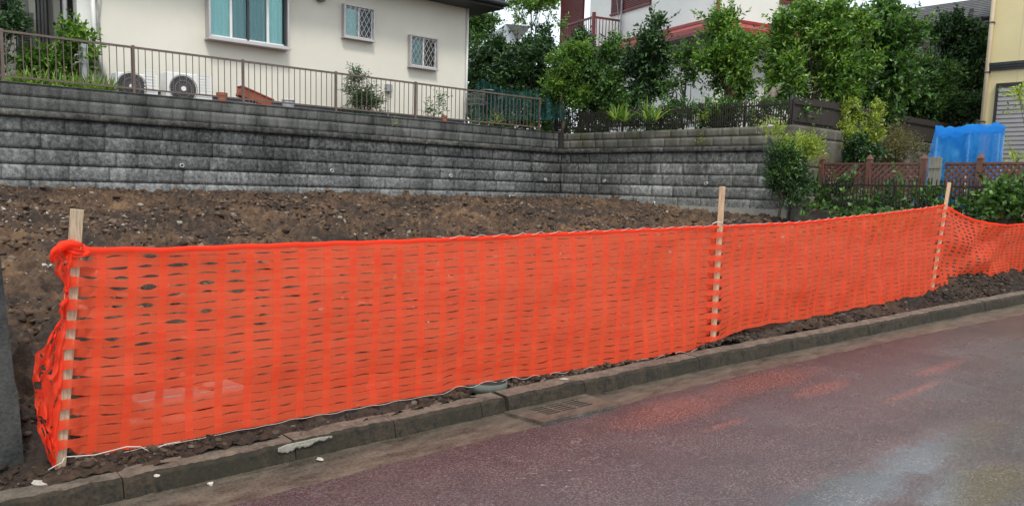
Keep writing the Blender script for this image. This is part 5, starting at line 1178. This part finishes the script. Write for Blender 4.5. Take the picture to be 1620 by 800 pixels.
# round cover beside the kerb
c = COVER.copy(); c[2] = float(ZR(c[0]))+.118
E_ = empty('round_cover', c, 'small round dark drain cover with a pale metal rim in the soil behind the kerb', 'drain cover')
R0 = .13
mb = MB(); mb.ring(c-np.array([0, 0, .05]), (1, 0, 0), (0, 1, 0), (0, 0, 1), R0*.94, R0, .062, 40); mb.build('rim', simple('mossy_rim', (.1, .12, .1), .8), E_, True)
mb = MB(); mb.disc(c+np.array([0, 0, .008]), (R0*.945, 0, 0), (0, R0*.945, 0), 32); mb.build('lid', simple('dark_lid', (.012, .013, .012), .9), E_)
# gutter drain
q = [PR(803, 653, .02), PR(860, 668, .02), PR(977, 640, .02), PR(921, 626, .02)]
g_ = [PR(833, 647, .02), PR(866, 656, .02), PR(940, 639, .02), PR(906, 631, .02)]
o_ = np.mean(q, 0); ya = KF(q[0][0]) - .028
x0d, x1d = q[1][0], q[2][0]-.0; 
Q = [(q[0][0], KF(q[0][0])-.03), (q[1][0], q[1][1]), (q[2][0], q[2][1]), (q[3][0]+.05, KF(q[3][0])-.03)]
E_ = empty('gutter_drain', (o_[0], o_[1], float(ZR(o_[0]))), 'concrete gutter drain tray with a rusty steel grating at the foot of the kerb', 'drain')
def zz_(x, h): return float(ZR(x))+h
gr = [(a[0], a[1]) for a in g_]; mb = MB(); V = [(x, y, zz_(x, .022)) for x, y in Q]+[(x, y, zz_(x, .022)) for x, y in gr]+[(x, y, zz_(x, -.02)) for x, y in Q]+[(x, y, zz_(x, .009)) for x, y in gr]
F = [(i, (i+1) % 4, 4+(i+1) % 4, 4+i) for i in range(4)]+[(i, 8+i, 8+(i+1) % 4, (i+1) % 4) for i in range(4)]+[(4+i, 4+(i+1) % 4, 12+(i+1) % 4, 12+i) for i in range(4)]
mb.add(V, F); mb.build('tray', M['gutter'], E_)
mb = MB(); mb.add([(x, y, zz_(x, .0095)) for x, y in gr], [(0, 1, 2, 3)]); mb.build('pit', M['black'], E_)
mb = MB(); G = [np.array([x, y, zz_(x, .019)]) for x, y in gr]; nb = 5
for k in range(nb+1):
    u = k/nb; mb.bar(G[0]*(1-u)+G[1]*u, G[3]*(1-u)+G[2]*u, .0032, .004)
for k in range(4):
    u = k/3; mb.bar(G[0]*(1-u)+G[3]*u, G[1]*(1-u)+G[2]*u, .006, .004)
mb.build('grating', simple('rusty_steel', (.15, .12, .085), .5, .3, 20), E_)
# pale mortar patch draped over the broken kerb edge
top_ = [(440, 708), (455, 702), (480, 697), (505, 691), (526, 689)]; bot_ = [(440, 714), (455, 716), (470, 708), (488, 706), (505, 698), (526, 691)]
V = []; nx_, ny_ = 44, 9
for i in range(nx_+1):
    x = 440+86*i/nx_; a = np.interp(x, *zip(*top_)); b = np.interp(x, *zip(*bot_))+2.5*(fbm(np.array([x*.3]), np.array([2.]), 3, 9)[0]-.5)*2
    for j in range(ny_+1):
        y = a+(b-a)*j/ny_; p = PR(x, y, .104)
        if p[1] < KF(p[0])+.018: p = PY(x, y, float(KF(p[0])))
        e = .007*fbm(np.array([x*.4]), np.array([y*.5]), 3, 19)[0]*(0 < j < ny_)*(0 < i < nx_)-.002
        V.append((p[0], p[1]-e, p[2]+e+.002))
F = [(i*(ny_+1)+j, i*(ny_+1)+j+1, (i+1)*(ny_+1)+j+1, (i+1)*(ny_+1)+j) for i in range(nx_) for j in range(ny_)]
o = link_mesh('mortar_patch', np_mesh('mortar_patch', V, F), M['mortar'], smooth_=True); tag(o, 'ragged pale patch of broken mortar on the kerb edge below the net', 'mortar patch')

# thin overhead wires crossing the strip of sky beside the grey roof
for a, b, lab in (((1300, -6), (1600, -30), 'upper thin overhead wire crossing the sky above the grey tiled roof'), ((1330, 12), (1640, -18), 'lower thin overhead wire crossing the sky above the grey tiled roof')):
    A_, B_ = PD(*a, 30), PD(*b, 31); mb = MB(); mb.tube([A_+(B_-A_)*t-np.array([0, 0, .35*sin(pi*t)]) for t in np.linspace(-.6, 1.8, 25)], .012, 5); tag(mb.build('overhead_wire', M['black'], None, True), lab, 'wire', 'overhead wires')
